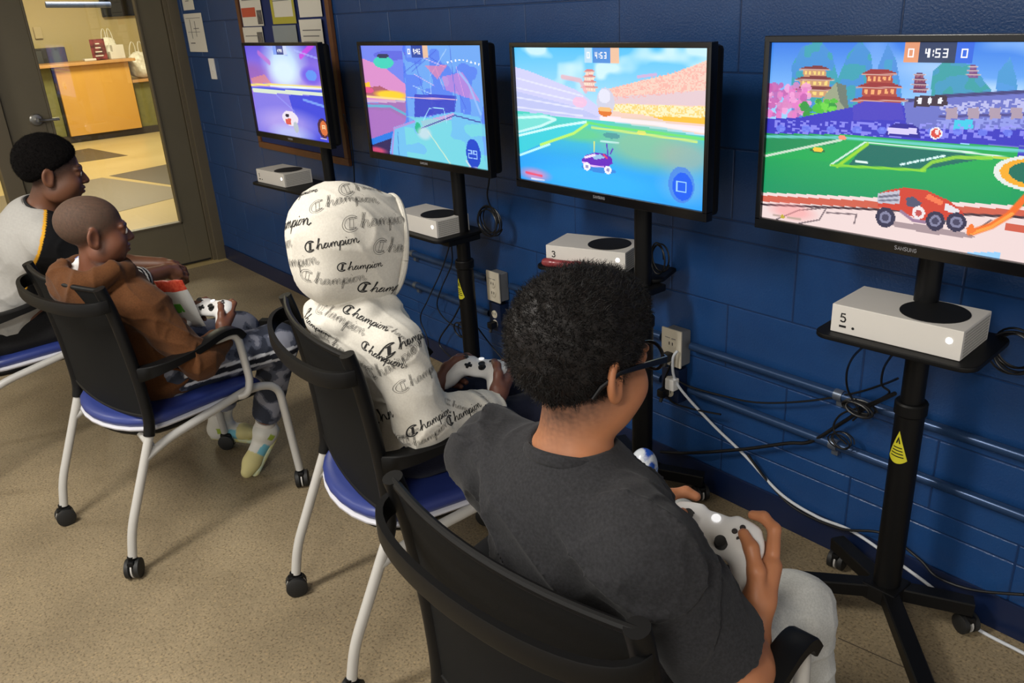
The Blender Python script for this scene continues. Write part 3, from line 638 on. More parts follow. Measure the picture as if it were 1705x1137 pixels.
def pic2(p):
    u, v = p.u, p.v
    p.c = p.grad((70, 110, 235), (120, 170, 240), v)/255
    p.poly([(600, 92), (640, 112), (675, 140), (676, 166), (604, 170)], (214, 140, 200)); p.poly([(598, 74), (670, 76), (672, 138), (640, 112), (600, 96)], (110, 130, 235)); p.ell((652, 92), (32, 8), (90, 100, 220), .9)
    p.ell((638, 104), (17, 10), (60, 206, 186)); p.ell((637, 93), (10, 4), (40, 50, 90)); p.poly([(603, 140), (615, 136), (618, 150), (604, 152)], (250, 190, 60)); p.poly([(604, 147), (632, 143), (650, 152), (640, 160), (604, 160)], (170, 90, 110)); p.ell((650, 158), (26, 7), (250, 206, 50), 1, .5); p.ell((612, 150), (10, 5), (230, 80, 140), .9); p.line([(604, 160), (674, 166)], .012, (250, 220, 140), .9); p.line([(605, 168), (674, 170)], .012, (206, 170, 206)); p.poly([(606, 172), (676, 170), (678, 200), (655, 196), (608, 232)], (160, 110, 180)); p.line([(606, 176), (650, 177), (678, 192)], .012, (90, 180, 210), .9); p.poly([(608, 182), (650, 184), (678, 200), (655, 222), (612, 232)], (166, 110, 190)); p.poly([(610, 234), (655, 218), (652, 230), (612, 244)], (30, 120, 226)); p.poly([(612, 244), (652, 230), (648, 262), (614, 258)], (40, 30, 90)); p.ell((628, 250), (14, 5), (240, 80, 120), .8, .8)
    # blue glassy structure on right
    p.poly([(674, 72), (806, 72), (810, 292), (645, 270), (676, 200)], (86, 130, 236)); n = vnoise(u*14, v*10, 21); p.put((n > .5)*(u > .38), (120, 186, 240), .6)
    rng = random.Random(7)
    for k in range(16):
        a = (rng.uniform(676, 790), rng.uniform(76, 190)); b = (a[0]+rng.uniform(-50, 60), a[1]+rng.uniform(10, 70)); p.line([a, b], .004, rng.choice([(190, 220, 250), (230, 190, 236), (60, 90, 220)]), .7)
    p.poly([(708, 110), (745, 108), (728, 132)], (236, 130, 170), .7); p.poly([(735, 128), (770, 120), (800, 170), (770, 160), (742, 150)], (226, 130, 206), .6); p.poly([(690, 156), (760, 160), (757, 186), (690, 196)], (44, 50, 186), .8); p.line([(678, 162), (760, 166)], .006, (240, 190, 210), .8); p.line([(748, 76), (758, 160), (757, 184)], .004, (70, 110, 220)); p.line([(764, 120), (780, 140), (800, 190)], .012, (150, 190, 246), .8)
    for k in range(9): p.ell((745+k*6.5, 104-4*math.sin(k*.5)), (1.6, 1.6), (240, 246, 255))
    p.poly([(655, 212), (690, 200), (757, 186), (800, 196), (810, 292), (652, 270)], (110, 190, 236)); p.poly([(700, 202), (757, 188), (752, 198), (706, 214)], (214, 160, 214), .8); n = vnoise(u*9, v*12, 31); p.put((n > .45)*(v > .62)*(u > .33), (120, 226, 214), .55)
    p.line([(700, 214), (757, 192), (800, 204)], .005, (60, 60, 160)); p.line([(652, 272), (656, 214), (690, 202)], .010, (190, 130, 210), .8); p.line([(665, 275), (662, 220)], .004, (60, 110, 200)); p.line([(712, 218), (755, 280)], .006, (226, 236, 200), .8); p.line([(705, 200), (715, 180), (738, 180), (744, 205)], .004, (160, 220, 250)); p.ell((696, 213), (5, 9), (30, 180, 140)); p.ell((706, 222), (11, 10), (206, 220, 230), .8, .6)
    p.ell((788, 256), (12, 24), (28, 70, 200)); cx, cy = p.conv(787, 256); p.digit('2', cx-.034, cy-.03, .028, .07, .006, (150, 190, 255)); p.digit('9', cx+.004, cy-.03, .028, .07, .006, (150, 190, 255)); p.line([(776, 268), (784, 279), (794, 280)], .007, (240, 214, 230), .8)
    p.hud((110, 150, 240), (240, 190, 150), '4:42', mid=(30, 60, 150), rz='')

def pic1(p):
    u, v = p.u, p.v
    p.c = p.grad((96, 84, 214), (160, 120, 226), np.clip(v/.4, 0, 1))/255
    p.ell((472, 105), (30, 40), (190, 220, 246), .95, .9); p.ell((472, 120), (22, 24), (220, 240, 250), .8, .8); p.ell((418, 122), (22, 16), (150, 90, 170), .7, .9); p.line([(430, 88), (448, 104)], .03, (190, 110, 206), .8); p.line([(520, 74), (500, 94)], .03, (206, 60, 220), .8); p.ell((518, 126), (17, 15), (110, 90, 226), .9, .5); p.ell((518, 126), (9, 9), (90, 150, 240), .9); p.line([(440, 76), (478, 92)], .012, (140, 170, 240), .6); p.line([(530, 98), (490, 84)], .010, (170, 190, 250), .6); p.poly([(418, 130), (440, 124), (452, 139), (420, 138)], (226, 140, 130), .7)
    p.line([(418, 141), (460, 141), (536, 146)], .013, (240, 220, 120)); p.line([(450, 143), (538, 148)], .010, (226, 240, 250)); p.line([(419, 146), (537, 152)], .012, (70, 90, 220)); p.poly([(420, 147), (538, 154), (538, 160), (422, 154)], (214, 226, 206))
    p.poly([(421, 154), (540, 160), (556, 250), (432, 232)], (130, 120, 226)); p.poly([(480, 158), (540, 160), (556, 250), (505, 244)], (60, 70, 214)); p.ell((478, 205), (46, 20), (190, 170, 236), .7, .9); p.ell((485, 225), (30, 14), (190, 206, 246), .7, .9); p.line([(505, 166), (548, 180)], .014, (140, 190, 250), .7); p.line([(460, 158), (490, 185), (500, 240)], .008, (160, 170, 250), .5)
    p.ell((483, 197), (13, 12), (236, 226, 236), .95); p.poly([(475, 198), (484, 197), (485, 207), (477, 207)], (216, 90, 80)); p.ell((478, 192), (3, 3), (40, 30, 60)); p.ell((493, 212), (4, 9), (180, 190, 200))
    p.ell((538, 214), (9, 16), (70, 30, 60)); p.ell((539, 214), (6, 12), (214, 110, 60)); p.line([(534, 230), (544, 232)], .008, (230, 210, 210), .8); cx, cy = p.conv(539, 213); p.digit('8', cx-.018, cy-.026, .036, .05, .006, (250, 220, 170))
    p.hud((120, 150, 236), (200, 210, 240), '4:44', mid=(40, 50, 120), lz='', rz='')

def screen_material(k):
    m = bpy.data.materials.new('screen_picture_%d' % k); m.use_nodes = True; nt = m.node_tree; N = nt.nodes
    b = N['Principled BSDF']; b.inputs['Base Color'].default_value = (.01, .01, .01, 1); b.inputs['Roughness'].default_value = .25
    a = N.new('ShaderNodeAttribute'); a.attribute_name = 'picture'; nt.links.new(a.outputs['Color'], b.inputs['Emission Color']); b.inputs['Emission Strength'].default_value = SCREEN_GAIN
    return m
SCREEN_GAIN = 1.0
TVW, TVH, TVD = .742, .428, .052
BZ = .014
def television(idx, cx, zt, yl, yr, pic, nx, ny, lab):
    ang = math.atan2(yr-yl, TVW); y0 = (yl+yr)/2
    t = empty('television', (cx, y0, zt-TVH), ang); tag(t, lab, 'television', 'televisions along the blue wall')
    w, h = TVW/2, TVH
    bz = MB(); bz.box((-w, -.008, 0), (w, .018, .026), .002); bz.box((-w, -.008, h-BZ), (w, .018, h), .002); bz.box((-w, -.008, .02), (-w+BZ, .018, h-.01), .002); bz.box((w-BZ, -.008, .02), (w, .018, h-.01), .002)
    bz.build('bezel', mat('tv_bezel_black', srgb(14, 14, 16), .16), t)
    MB().box((-w+.004, .0175, .008), (w-.004, TVD, h-.008), .012).build('back_shell', BLACK, t)
    sx0, sx1, sz0, sz1 = -w+BZ, w-BZ, .026, h-BZ
    ca, sa = math.cos(ang), math.sin(ang)
    def conv(px, py):   # photograph pixel -> fraction of the screen plane
        d = ray(px, py); n = np.array([-sa, ca, 0]); c = np.array([cx, y0, zt-TVH]); P = CAM+d*((c-CAM)@n)/(d@n)
        lx = (P-c)@np.array([ca, sa, 0]); lz = P[2]-c[2]; return ((lx-sx0)/(sx1-sx0), 1-(lz-sz0)/(sz1-sz0))
    p = Pic(nx, ny, conv); pic(p)
    xs = np.linspace(sx0, sx1, nx+1); zs = np.linspace(sz1, sz0, ny+1); X, Z = np.meshgrid(xs, zs)
    V = np.stack([X.ravel(), np.full(X.size, .0005), Z.ravel()], 1); i = np.arange(nx*ny); r, c = i//nx, i % nx
    Q = np.stack([(r+1)*(nx+1)+c, (r+1)*(nx+1)+c+1, r*(nx+1)+c+1, r*(nx+1)+c], 1)
    me = fast_mesh('screen_picture', V, Q); at = me.color_attributes.new('picture', 'FLOAT_COLOR', 'CORNER')
    C = np.clip(p.c, 0, 1); C = np.where(C <= .04045, C/12.92, ((C+.055)/1.055)**2.4); cc = np.concatenate([C.reshape(-1, 3), np.ones((nx*ny, 1))], 1)
    at.data.foreach_set('color', np.repeat(cc, 4, 0).astype(np.float32).ravel())
    link('screen_picture', me, screen_material(idx), t)
    lg = MB()   # small maker's lettering strip on the bottom bezel
    text_strokes(lg, 'SAMSUNG', (-.028, -.0085, .010), (1, 0, 0), (0, 0, 1), .0075, .0011); lg.build('maker_lettering', mat('silver_print', srgb(150, 150, 156), .4), t)
    return t

# simple stroke capitals and figures (x 0..1, y 0..1)
GLY = {'S': [[(1, .9), (.6, 1), (.2, .95), (.0, .75), (.25, .56), (.75, .44), (1, .25), (.8, .05), (.4, 0), (0, .1)]], 'A': [[(0, 0), (.5, 1), (1, 0)], [(.2, .35), (.8, .35)]], 'M': [[(0, 0), (0, 1), (.5, .35), (1, 1), (1, 0)]],
       'U': [[(0, 1), (0, .25), (.25, 0), (.75, 0), (1, .25), (1, 1)]], 'N': [[(0, 0), (0, 1), (1, 0), (1, 1)]], 'G': [[(1, .85), (.6, 1), (.2, .9), (0, .5), (.2, .1), (.6, 0), (1, .15), (1, .5), (.6, .5)]],
       '1': [[(.2, .8), (.55, 1), (.55, 0)]], '3': [[(.05, .85), (.35, 1), (.75, .97), (.95, .78), (.8, .58), (.45, .53), (.85, .46), (1, .25), (.8, .04), (.4, 0), (.02, .14)]],
       '5': [[(.92, 1), (.18, 1), (.08, .52), (.45, .64), (.82, .58), (1, .32), (.82, .06), (.42, 0), (.02, .12)]], '2': [[(.03, .75), (.2, .97), (.6, 1), (.92, .82), (.85, .6), (.05, 0), (1, 0)]]}
def text_strokes(mb, s, org, ex, ez, h, th, gap=.28, asp=.62):
    org, ex, ez = vec(org), unit(ex), unit(ez); nrm = np.cross(ex, ez); x = 0.0
    for ch in s:
        for st in GLY.get(ch, []):
            mb.ribbon([org+ex*(x+a*h*asp)+ez*b*h for a, b in st], th, .0008, up=nrm)
        x += h*(asp+gap)
    return x
TVS = [(2.02, 1.437, -.305, -.295, pic1, 150, 84, 'screen showing a purple arena, hung in front of the cork board'),
       (3.108, 1.439, -.31, -.29, pic2, 190, 108, 'screen showing a glassy blue game view behind the hooded child'),
       (3.993, 1.434, -.30, -.30, pic3, 250, 140, 'screen showing a purple buggy on a turquoise pitch'),
       (4.877, 1.446, -.30, -.30, pic4, 300, 168, 'screen showing a red buggy, green pitch and pagodas')]
for i, a in enumerate(TVS): television(i+1, *a)

# ---------------------------------------------------------------- consoles
def console(cx, cy, z, ang, digit, lab):
    t = empty('game_console', (cx, cy, z), ang); tag(t, lab, 'game console', 'white game consoles on the stand shelves')
    w, d, h = .140, .154, .066
    MB().box((-w, 0, 0), (w, d, h), .0022).build('body', CONSW, t)
    vt = MB(); vt.lathe([(.070, 0), (.0695, .0016), (.066, .002), (.001, .0018)], (.052, d/2, h-.0004), (0, 0, 1), 40); vt.build('round_vent', VENT, t)
    g = MB()
    for i in range(20):
        for j in range(8):
            y = .012+i*(d-.024)/19; zz = .008+j*(h-.016)/7; g.box((w-.0002, y-.0024, zz-.0024), (w+.0006, y+.0024, zz+.0024))
    g.build('side_grille', GRID, t, smooth=False)
    MB().lathe([(.0068, 0), (.0066, .0012), (.0001, .0014)], (w-.026, .0002, .040), (0, -1, 0), 20).build('power_button', LED, t)
    k = MB(); k.lathe([(.0032, 0), (.003, .0012)], (-w+.052, .0002, .017), (0, -1, 0), 14); k.build('pairing_button', VENT, t)
    MB().box((-w+.020, -.0008, .0145), (-w+.036, .0006, .0195), .0003).build('usb_port', VENT, t)
    if digit:
        n = MB(); text_strokes(n, digit, (-w+.022, -.0005, .028), (1, 0, 0), (0, 0, 1), .019, .0034); n.build('number_lettering', VENT, t)
    return t
for k_, dg, lb in ((0, '1', 'white game console on the shelf below the purple arena screen'), (1, '2', 'white game console on the shelf behind the hooded child'),
                   (2, '3', 'white game console numbered 3 with a red case lying before it'), (3, '5', 'white game console numbered 5 below the red buggy screen')):
    cx_, cy_, ca_ = STANDS[k_]['con']; console(cx_, cy_, STANDS[k_]['sh']+.0005, ca_, dg, lb)

# ================================================================== CHAIRS
SEATB = mat('blue_vinyl_seat', srgb(40, 54, 118), .40, bump=(500, .15, .0005))
MESHB = mat('black_back_mesh', srgb(15, 16, 17), .75, bump=(900, .5, .001), spec=.14)
SEATRIM = mat('pale_seat_edge', srgb(196, 196, 204), .45)
CW = .238
def make_chair(lab):
    """local frame: rear casters on y=0, facing +y, floor z=0"""
    t = empty('stacking_armchair'); tag(t, lab, 'chair', 'blue seated armchairs with black mesh backs')
    for s in (-1, 1):
        w = s*CW
        MB().tube(bend_path([(w, .150, .425), (w, .030, .155), (w, .012, .068)], .05), .0135, 14).build('rear_leg', GREYM, t)
        MB().tube(bend_path([(w, .120, .355), (w*.985, .20, .385), (w*.985, .51, .436), (w, .60, .405), (w, .625, .068)], .075, 7), .0135, 14).build('front_leg', GREYM, t)
        MB().tube(smooth_path([(w, .147, .42), (w, .158, .48), (w, .152, .63), (w, .132, .80), (w, .112, .888)], 4), [.0165]*8+[.0165]*9, 14).build('back_upright', BLACK, t)
        # arm: black pad sweeping forward from the upright, grey support tube to the rail
        aw = s*(CW+.022)
        pad = MB(); P = smooth_path([(s*(CW+.004), .150, .615), (aw, .21, .620), (aw+s*.006, .32, .634), (aw, .42, .656), (aw-s*.004, .47, .650), (aw-s*.004, .492, .626)], 4)
        n = len(P); pad.ribbon(P, [.020+.024*min(1, i/5) for i in range(n)], [.048-.026*min(1, i/7) for i in range(n)]); pad.build('armrest_pad', BLACK, t)
        MB().tube(bend_path([(aw, .40, .640), (aw-s*.004, .478, .640), (aw-s*.004, .492, .47), (s*(CW+.018), .475, .425), (s*(CW-.01), .44, .424)], .045, 6), .0125, 12).build('arm_support', GREYM, t)
        caster(t, w, .008, .030, .5*s+.3, top=.075); caster(t, w, .628, .030, .9*s, top=.075)
    # seat: pan plan with a rounded rear, domed blue cushion
    plan = []
    for k in range(13):
        a = math.pi+math.pi*k/12; plan.append((.222*math.cos(a), .215+.125*math.sin(a)))
    plan += [(.224, .40), (.218, .52), (.19, .565), (0, .575), (-.19, .565), (-.218, .52), (-.224, .40)]
    def bow(p): return .032*max(0.0, (p[1]-.44)/.13)**2
    def cushion(z0, z1, infl, crown):
        mb = MB(); c = np.array([0, .33]); rings = []
        prof = [(1.0-.03, 0), (1.0, .35), (1.0, .65), (.965, .92), (.88, 1.0), (.6, 1.0+.1*crown), (.3, 1.0+.16*crown), (.02, 1.0+.18*crown)]
        V = []; F = []; n = len(plan)
        for sc, hh in prof:
            for q in plan:
                p = c+(np.array(q)-c)*sc*infl; V.append((p[0], p[1], z0+(z1-z0)*hh-bow(p)-.0035*(1-min(1, abs(p[0])/.2))*crown))
        for i in range(len(prof)-1):
            for k in range(n): F.append((i*n+k, i*n+(k+1) % n, (i+1)*n+(k+1) % n, (i+1)*n+k))
        F.append(tuple(range(n))[::-1]); F.append(tuple((len(prof)-1)*n+k for k in range(n)))
        return mb.add(V, F)
    cushion(.430, .462, 1.0, 1.0).build('seat_cushion', SEATB, t, ang=60)
    cushion(.415, .431, 1.012, 0).build('seat_rim', SEATRIM, t, ang=60)
    cushion(.392, .416, .93, 0).build('seat_pan', BLACK, t, ang=60)
    # stub braces from the rear legs to the pan
    for s in (-1, 1): MB().tube([(s*CW, .150, .372), (s*.15, .16, .398)], .012, 10).build('stub_brace', GREYM, t)
    # curved mesh back
    V = []; F = []; nu, nv = 16, 10
    for side in (0, 1):
        for j in range(nv+1):
            q = j/nv; z = .478+q*.405; yb = np.interp(z, [.42, .48, .63, .80, .888], [.147, .158, .152, .132, .112])
            for i in range(nu+1):
                u = -1+2*i/nu; V.append((u*(CW+.002), yb-.034*(1-u*u)*(.5+.5*q)+(.004 if side else -.004), z-.02*(1-q)*(1-u*u)+.0*q))
    N1 = (nu+1)*(nv+1)
    for j in range(nv):
        for i in range(nu):
            a = j*(nu+1)+i; F.append((a, a+1, a+nu+2, a+nu+1)); F.append((N1+a, N1+a+nu+1, N1+a+nu+2, N1+a+1))
    for j in range(nv):
        for i in (0, nu): a = j*(nu+1)+i; F.append((a, a+nu+1, N1+a+nu+1, N1+a))
    for i in range(nu):
        for j in (0, nv): a = j*(nu+1)+i; F.append((a, a+1, N1+a+1, N1+a))
    MB().add(V, F).build('mesh_back', MESHB, t, ang=50)
    for z, q in ((.48, 0.02), (.881, 1.0)):
        P = []
        for i in range(17):
            u = -1+2*i/16; yb = np.interp(z, [.42, .48, .63, .80, .888], [.147, .158, .152, .132, .112]); P.append((u*CW, yb-.034*(1-u*u)*(.5+.5*q), z-.02*(1-q)*(1-u*u)))
        MB().tube(P, .0075, 10).build('back_hem', BLACK, t)
    # handle band looping behind the back
    P = []
    for i in range(25):
        a = math.pi*i/24; u = -math.cos(a); P.append((u*(CW+.012), .120-.090*math.sin(a)**.8, .838-.006*math.sin(a)))
    MB().ribbon(P, .013, .036).build('back_handle', BLACK, t)
    return t
CH = []
ch = make_chair('armchair with blue seat holding the child in the brown hoodie')
def place(o, rl, rr):
    a, b = vec(rl), vec(rr); c = (a+b)/2; o.location = (c[0], c[1], 0); o.rotation_euler = (0, 0, math.atan2(b[1]-a[1], b[0]-a[0])); CH.append(o)
place(ch, (2.803, -1.686), (3.278, -1.599))
for lab, a, b in (('armchair with blue seat holding the child in the white hooded sweatshirt', (3.692, -1.270), (4.160, -1.352)),
                  ('armchair with black mesh back holding the child in the dark grey shirt', (4.672, -1.545), (5.147, -1.518)),
                  ('armchair with blue seat holding the child in the light grey top', (1.89, -1.92), (2.365, -1.885))):
    c = copy_tree(ch); c['label'] = lab; place(c, a, b)

# ================================================================== IMPLICIT SURFACES FOR BODIES AND CLOTHES
class SDF:
    def __init__(s): s.p = []
    def cone(s, a, b, ra, rb, k=.015, op='+', cap=0):
        s.p.append(('c', vec(a), vec(b), float(ra), float(rb), k, op, cap)); return s
    def ell(s, c, r, R=None, k=.015, op='+'):
        s.p.append(('e', vec(c), vec(r), np.eye(3) if R is None else np.asarray(R, float), 0, k, op, 0)); return s
    def half(s, pt, n, k=.01):
        """keep the side opposite to n"""
        s.p.append(('h', vec(pt), unit(n), None, 0, k, '^', 0)); return s
    def chain(s, P, R, k=.01):
        for i in range(len(P)-1): s.cone(P[i], P[i+1], R[i], R[i+1], k)
        return s
    @staticmethod
    def _d(q, X):
        if q[0] == 'c':
            a, b, ra, rb = q[1:5]; ba = b-a; l2 = ba@ba; pa = X-a; h = np.clip(pa@ba/l2, 0, 1); d = np.sqrt(np.maximum(((pa-h[:, None]*ba)**2).sum(1), 1e-12))-(ra+(rb-ra)*h)
            if q[7]:
                n = ba/math.sqrt(l2)
                if q[7] & 1: d = np.maximum(d, (X-b)@n)
                if q[7] & 2: d = np.maximum(d, -(X-a)@n)
            return d
        if q[0] == 'e':
            Y = (X-q[1])@q[3]; r = q[2]; k0 = np.sqrt(((Y/r)**2).sum(1)); k1 = np.sqrt(((Y/(r*r))**2).sum(1)); return np.where(k0 < 1e-6, -r.min(), k0*(k0-1)/np.maximum(k1, 1e-9))
        return (X-q[1])@q[2]
    def ev(s, X, ids=None):
        D = np.full(len(X), 9.0)
        for i in (range(len(s.p)) if ids is None else ids):
            q = s.p[i]; d = s._d(q, X); k = q[5]
            if q[6] == '+': h = np.maximum(k-np.abs(D-d), 0)/k; D = np.minimum(D, d)-h*h*k*.25
            else:
                d = -d if q[6] == '-' else d; h = np.maximum(k-np.abs(D-d), 0)/k; D = np.maximum(D, d)+h*h*k*.25
        return D
    def mesh(s, name, h=.004, disp=None, amp=0.0):
        lo = np.full(3, 9.); hi = np.full(3, -9.)
        for q in s.p:
            if q[6] != '+': continue
            if q[0] == 'c': 
                for c, r in ((q[1], q[3]), (q[2], q[4])): lo = np.minimum(lo, c-r); hi = np.maximum(hi, c+r)
            else: lo = np.minimum(lo, q[1]-q[2].max()); hi = np.maximum(hi, q[1]+q[2].max())
        lo -= .03; hi += .03; B = 12; nb = np.ceil((hi-lo)/(B*h)).astype(int)+1
        bi = np.stack(np.meshgrid(*[np.arange(n) for n in nb], indexing='ij'), -1).reshape(-1, 3)
        cen = lo+(bi+.5)*B*h-h*.5; hd = B*h*.5*1.7321+h
        PD = np.stack([s._d(q, cen) for q in s.p], 1)
        Dc = s.ev(cen); act = np.abs(Dc) < hd+amp+.005
        G = np.where(Dc < 0, -1.0, 1.0).astype(np.float32).reshape(nb)
        D = np.repeat(np.repeat(np.repeat(G, B, 0), B, 1), B, 2)
        off = np.stack(np.meshgrid(*[np.arange(B)]*3, indexing='ij'), -1).reshape(-1, 3)
        plus = np.array([q[6] == '+' for q in s.p]); kk = np.array([q[5] for q in s.p])
        for j in np.nonzero(act)[0]:
            pd = PD[j]; m = pd[plus].min(); ids = np.nonzero(np.where(plus, pd < m+2*hd+kk+.005, np.abs(pd) < 9))[0]
            X = lo+(bi[j]*B+off)*h; d = s.ev(X, ids)
            if disp is not None: d = d-disp(X)
            i0 = bi[j]*B; D[i0[0]:i0[0]+B, i0[1]:i0[1]+B, i0[2]:i0[2]+B] = d.reshape(B, B, B)
        V, Q = surface_nets(D, lo, h)
        me = fast_mesh(name, V, Q); me.shade_smooth(); return me
def surface_nets(D, lo, h):
    I = D < 0; S = I.shape; c = np.zeros((S[0]-1, S[1]-1, S[2]-1), np.uint8)
    for i in (0, 1):
        for j in (0, 1):
            for k in (0, 1): c += I[i:S[0]-1+i, j:S[1]-1+j, k:S[2]-1+k]
    cell = np.argwhere((c > 0) & (c < 8)); idx = np.full(c.shape, -1, np.int32); idx[tuple(cell.T)] = np.arange(len(cell))
    acc = np.zeros((len(cell), 3)); cnt = np.zeros(len(cell)); cor = [(i, j, k) for i in (0, 1) for j in (0, 1) for k in (0, 1)]
    val = {q: D[cell[:, 0]+q[0], cell[:, 1]+q[1], cell[:, 2]+q[2]] for q in cor}
    for a in cor:
        for ax in range(3):
            if a[ax]: continue
            b = list(a); b[ax] = 1; b = tuple(b); va, vb = val[a], val[b]; m = (va < 0) != (vb < 0); t = np.where(m, va/np.where(m, va-vb, 1), 0)
            p = np.repeat(np.array(a, float)[None], len(cell), 0); p[:, ax] += t; acc[m] += p[m]; cnt[m] += 1
    V = lo+(cell+acc/np.maximum(cnt, 1)[:, None])*h; Q = []
    for ax in range(3):
        sl0 = [slice(None)]*3; sl1 = [slice(None)]*3; sl0[ax] = slice(0, -1); sl1[ax] = slice(1, None); A = I[tuple(sl0)]; Bm = I[tuple(sl1)]
        e = np.argwhere(A != Bm); u, w = [(1, 2), (2, 0), (0, 1)][ax]
        ok = (e[:, u] > 0) & (e[:, w] > 0) & (e[:, u] < S[u]-1) & (e[:, w] < S[w]-1); e = e[ok]; fl = A[tuple(e.T)]
        def g(du, dw): f = e.copy(); f[:, u] += du; f[:, w] += dw; return idx[tuple(f.T)]
        q = np.stack([g(-1, -1), g(0, -1), g(0, 0), g(-1, 0)], 1); q[~fl] = q[~fl][:, ::-1]; Q.append(q[(q >= 0).all(1)])
    return V, np.concatenate(Q)
def nz3(X, f, s=0):
    """cheap smooth 3-d noise in -1..1 from warped sines"""
    X = X*f+s*7.13
    a = np.sin(X[:, 0]*1.7+1.3*np.sin(X[:, 1]*1.1+s)+X[:, 2]*.6); b = np.sin(X[:, 1]*1.9+1.2*np.sin(X[:, 2]*1.3+2*s)-X[:, 0]*.7); c = np.sin(X[:, 2]*1.8+1.4*np.sin(X[:, 0]*1.2-s)+X[:, 1]*.5)
    return (a+b+c)/3
def folds(amp, f, dirs, s=0):
    """drape folds running along dirs"""
    def fn(X):
        r = np.zeros(len(X))
        for i, d in enumerate(dirs):
            d = unit(d); e = unit(np.cross(d, [.3, .5, .8])); w = X@e*f+1.6*nz3(X, f*.25, s+i); r += np.maximum(np.sin(w), -.2)*(.5+.5*nz3(X, f*.22, s+5+i))
        d = unit(dirs[0]); Y = X-(X@d)[:, None]*d*.80; c = (1-np.abs(nz3(Y, f*.55, s+3)))**5; d2 = unit(dirs[-1]); Y = X-(X@d2)[:, None]*d2*.82; c2 = (1-np.abs(nz3(Y, f*.95, s+11)))**6
        return amp*.7*(r/len(dirs))+amp*.42*c+amp*.30*c2*(.5+.5*nz3(X, f*.3, s+4))-amp*.3
    return fn
def paint(me, fn):
    n = len(me.vertices); X = np.empty(n*3, np.float32); me.vertices.foreach_get('co', X); X = X.reshape(-1, 3).astype(float)
    C = fn(X); C = C if C.shape[1] == 4 else np.concatenate([C, np.full((n, 1), .46)], 1); at = me.color_attributes.new('tone', 'FLOAT_COLOR', 'POINT'); at.data.foreach_set('color', C.astype(np.float32).ravel())
def attr_mat(name, rough, bump=None, sss=0.0, spec=.4, sheen=0.0):
    m = mat(name, (1, 1, 1, 1), rough, bump=bump, sss=sss, spec=spec, sheen=sheen); nt = m.node_tree
    a = nt.nodes.new('ShaderNodeAttribute'); a.attribute_name = 'tone'; nt.links.new(a.outputs['Color'], nt.nodes['Principled BSDF'].inputs['Base Color']); return m
def lin(r, g, b): return np.array(srgb(r, g, b)[:3])
SKIN = attr_mat('skin', .46, bump=(900, .06, .0004), sss=.12, spec=.4); SKIN.node_tree.links.new([n for n in SKIN.node_tree.nodes if n.type == 'ATTRIBUTE'][0].outputs['Alpha'], SKIN.node_tree.nodes['Principled BSDF'].inputs['Roughness'])
CLOTH_N = [0]
def cloth(name, col, col2, scale=260, bump=(700, .35, .0008)):
    return mat(name, col, .9, noise=(scale, col2, .22), bump=bump, spec=.15, sheen=.06)

def hand_prims(sd, M, mir, sc=1.0):
    """hand closed round a controller; M maps controller space to the world; returns the wrist"""
    def T(p): q = np.array([p[0]*mir, p[1], p[2]])*sc; return np.array(M[:3, :3])@q+np.array(M[:3, 3])
    C = lambda P, R, k=.005: sd.chain([T(p) for p in P], [r*sc for r in R], k)
    W = (.094, -.118, -.030)
    C([W, (.090, -.062, -.010), (.090, -.012, -.006)], [.0235, .021, .0165], .012)
    C([(.086, -.068, -.004), (.082, -.030, -.016)], [.018, .016], .012)
    C([(.088, .006, .000), (.080, .040, .004), (.060, .053, .002), (.044, .052, -.002)], [.0105, .0092, .0085, .0075])
    C([(.090, -.008, -.012), (.074, .018, -.026), (.052, .020, -.032), (.038, .012, -.030)], [.0105, .0095, .0088, .0078])
    C([(.087, -.028, -.018), (.068, -.010, -.034), (.048, -.010, -.037), (.036, -.018, -.034)], [.0100, .0092, .0085, .0076])
    C([(.083, -.046, -.022), (.066, -.034, -.036), (.050, -.034, -.038), (.040, -.040, -.034)], [.0090, .0082, .0075, .0068])
    C([(.086, -.066, .002), (.078, -.034, .022), (.062, -.006, .029), (.046, .010, .0285)], [.0150, .0120, .0100, .0085], .008)
    return T(W)
def open_hand(sd, wr, d, nrm, mir, sc=1.0, curl=.5):
    """relaxed hand: d along the fingers, nrm out of the back of the hand"""
    d = unit(d); n = unit(vec(nrm)-d*(vec(nrm)@d)); s = np.cross(d, n)*mir
    P = lambda x, y, z: wr+(s*x+d*y+n*z)*sc
    sd.cone(P(0, .0, 0), P(-.012, .055, 0), .022*sc, .019*sc, .012); sd.cone(P(0, .0, 0), P(.014, .052, 0), .022*sc, .017*sc, .012)
    for x, l, r in ((-.026, .066, .0088), (-.009, .073, .009), (.008, .068, .0088), (.024, .054, .0078)):
        a = P(x, .060, 0); b = P(x*1.08, .060+l*.42, -.010*curl*2); c = P(x*1.08, .060+l*.62, -.032*curl*2); e = P(x, .060+l*.5, -.052*curl*2)
        sd.chain([a, b, c, e], [r*sc, r*.95*sc, r*.88*sc, r*.78*sc], .004)
    sd.chain([P(-.022, .02, -.004), P(-.040, .045, -.014), P(-.036, .070, -.026), P(-.026, .085, -.032)], [.014*sc, .0115*sc, .010*sc, .0085*sc], .008)
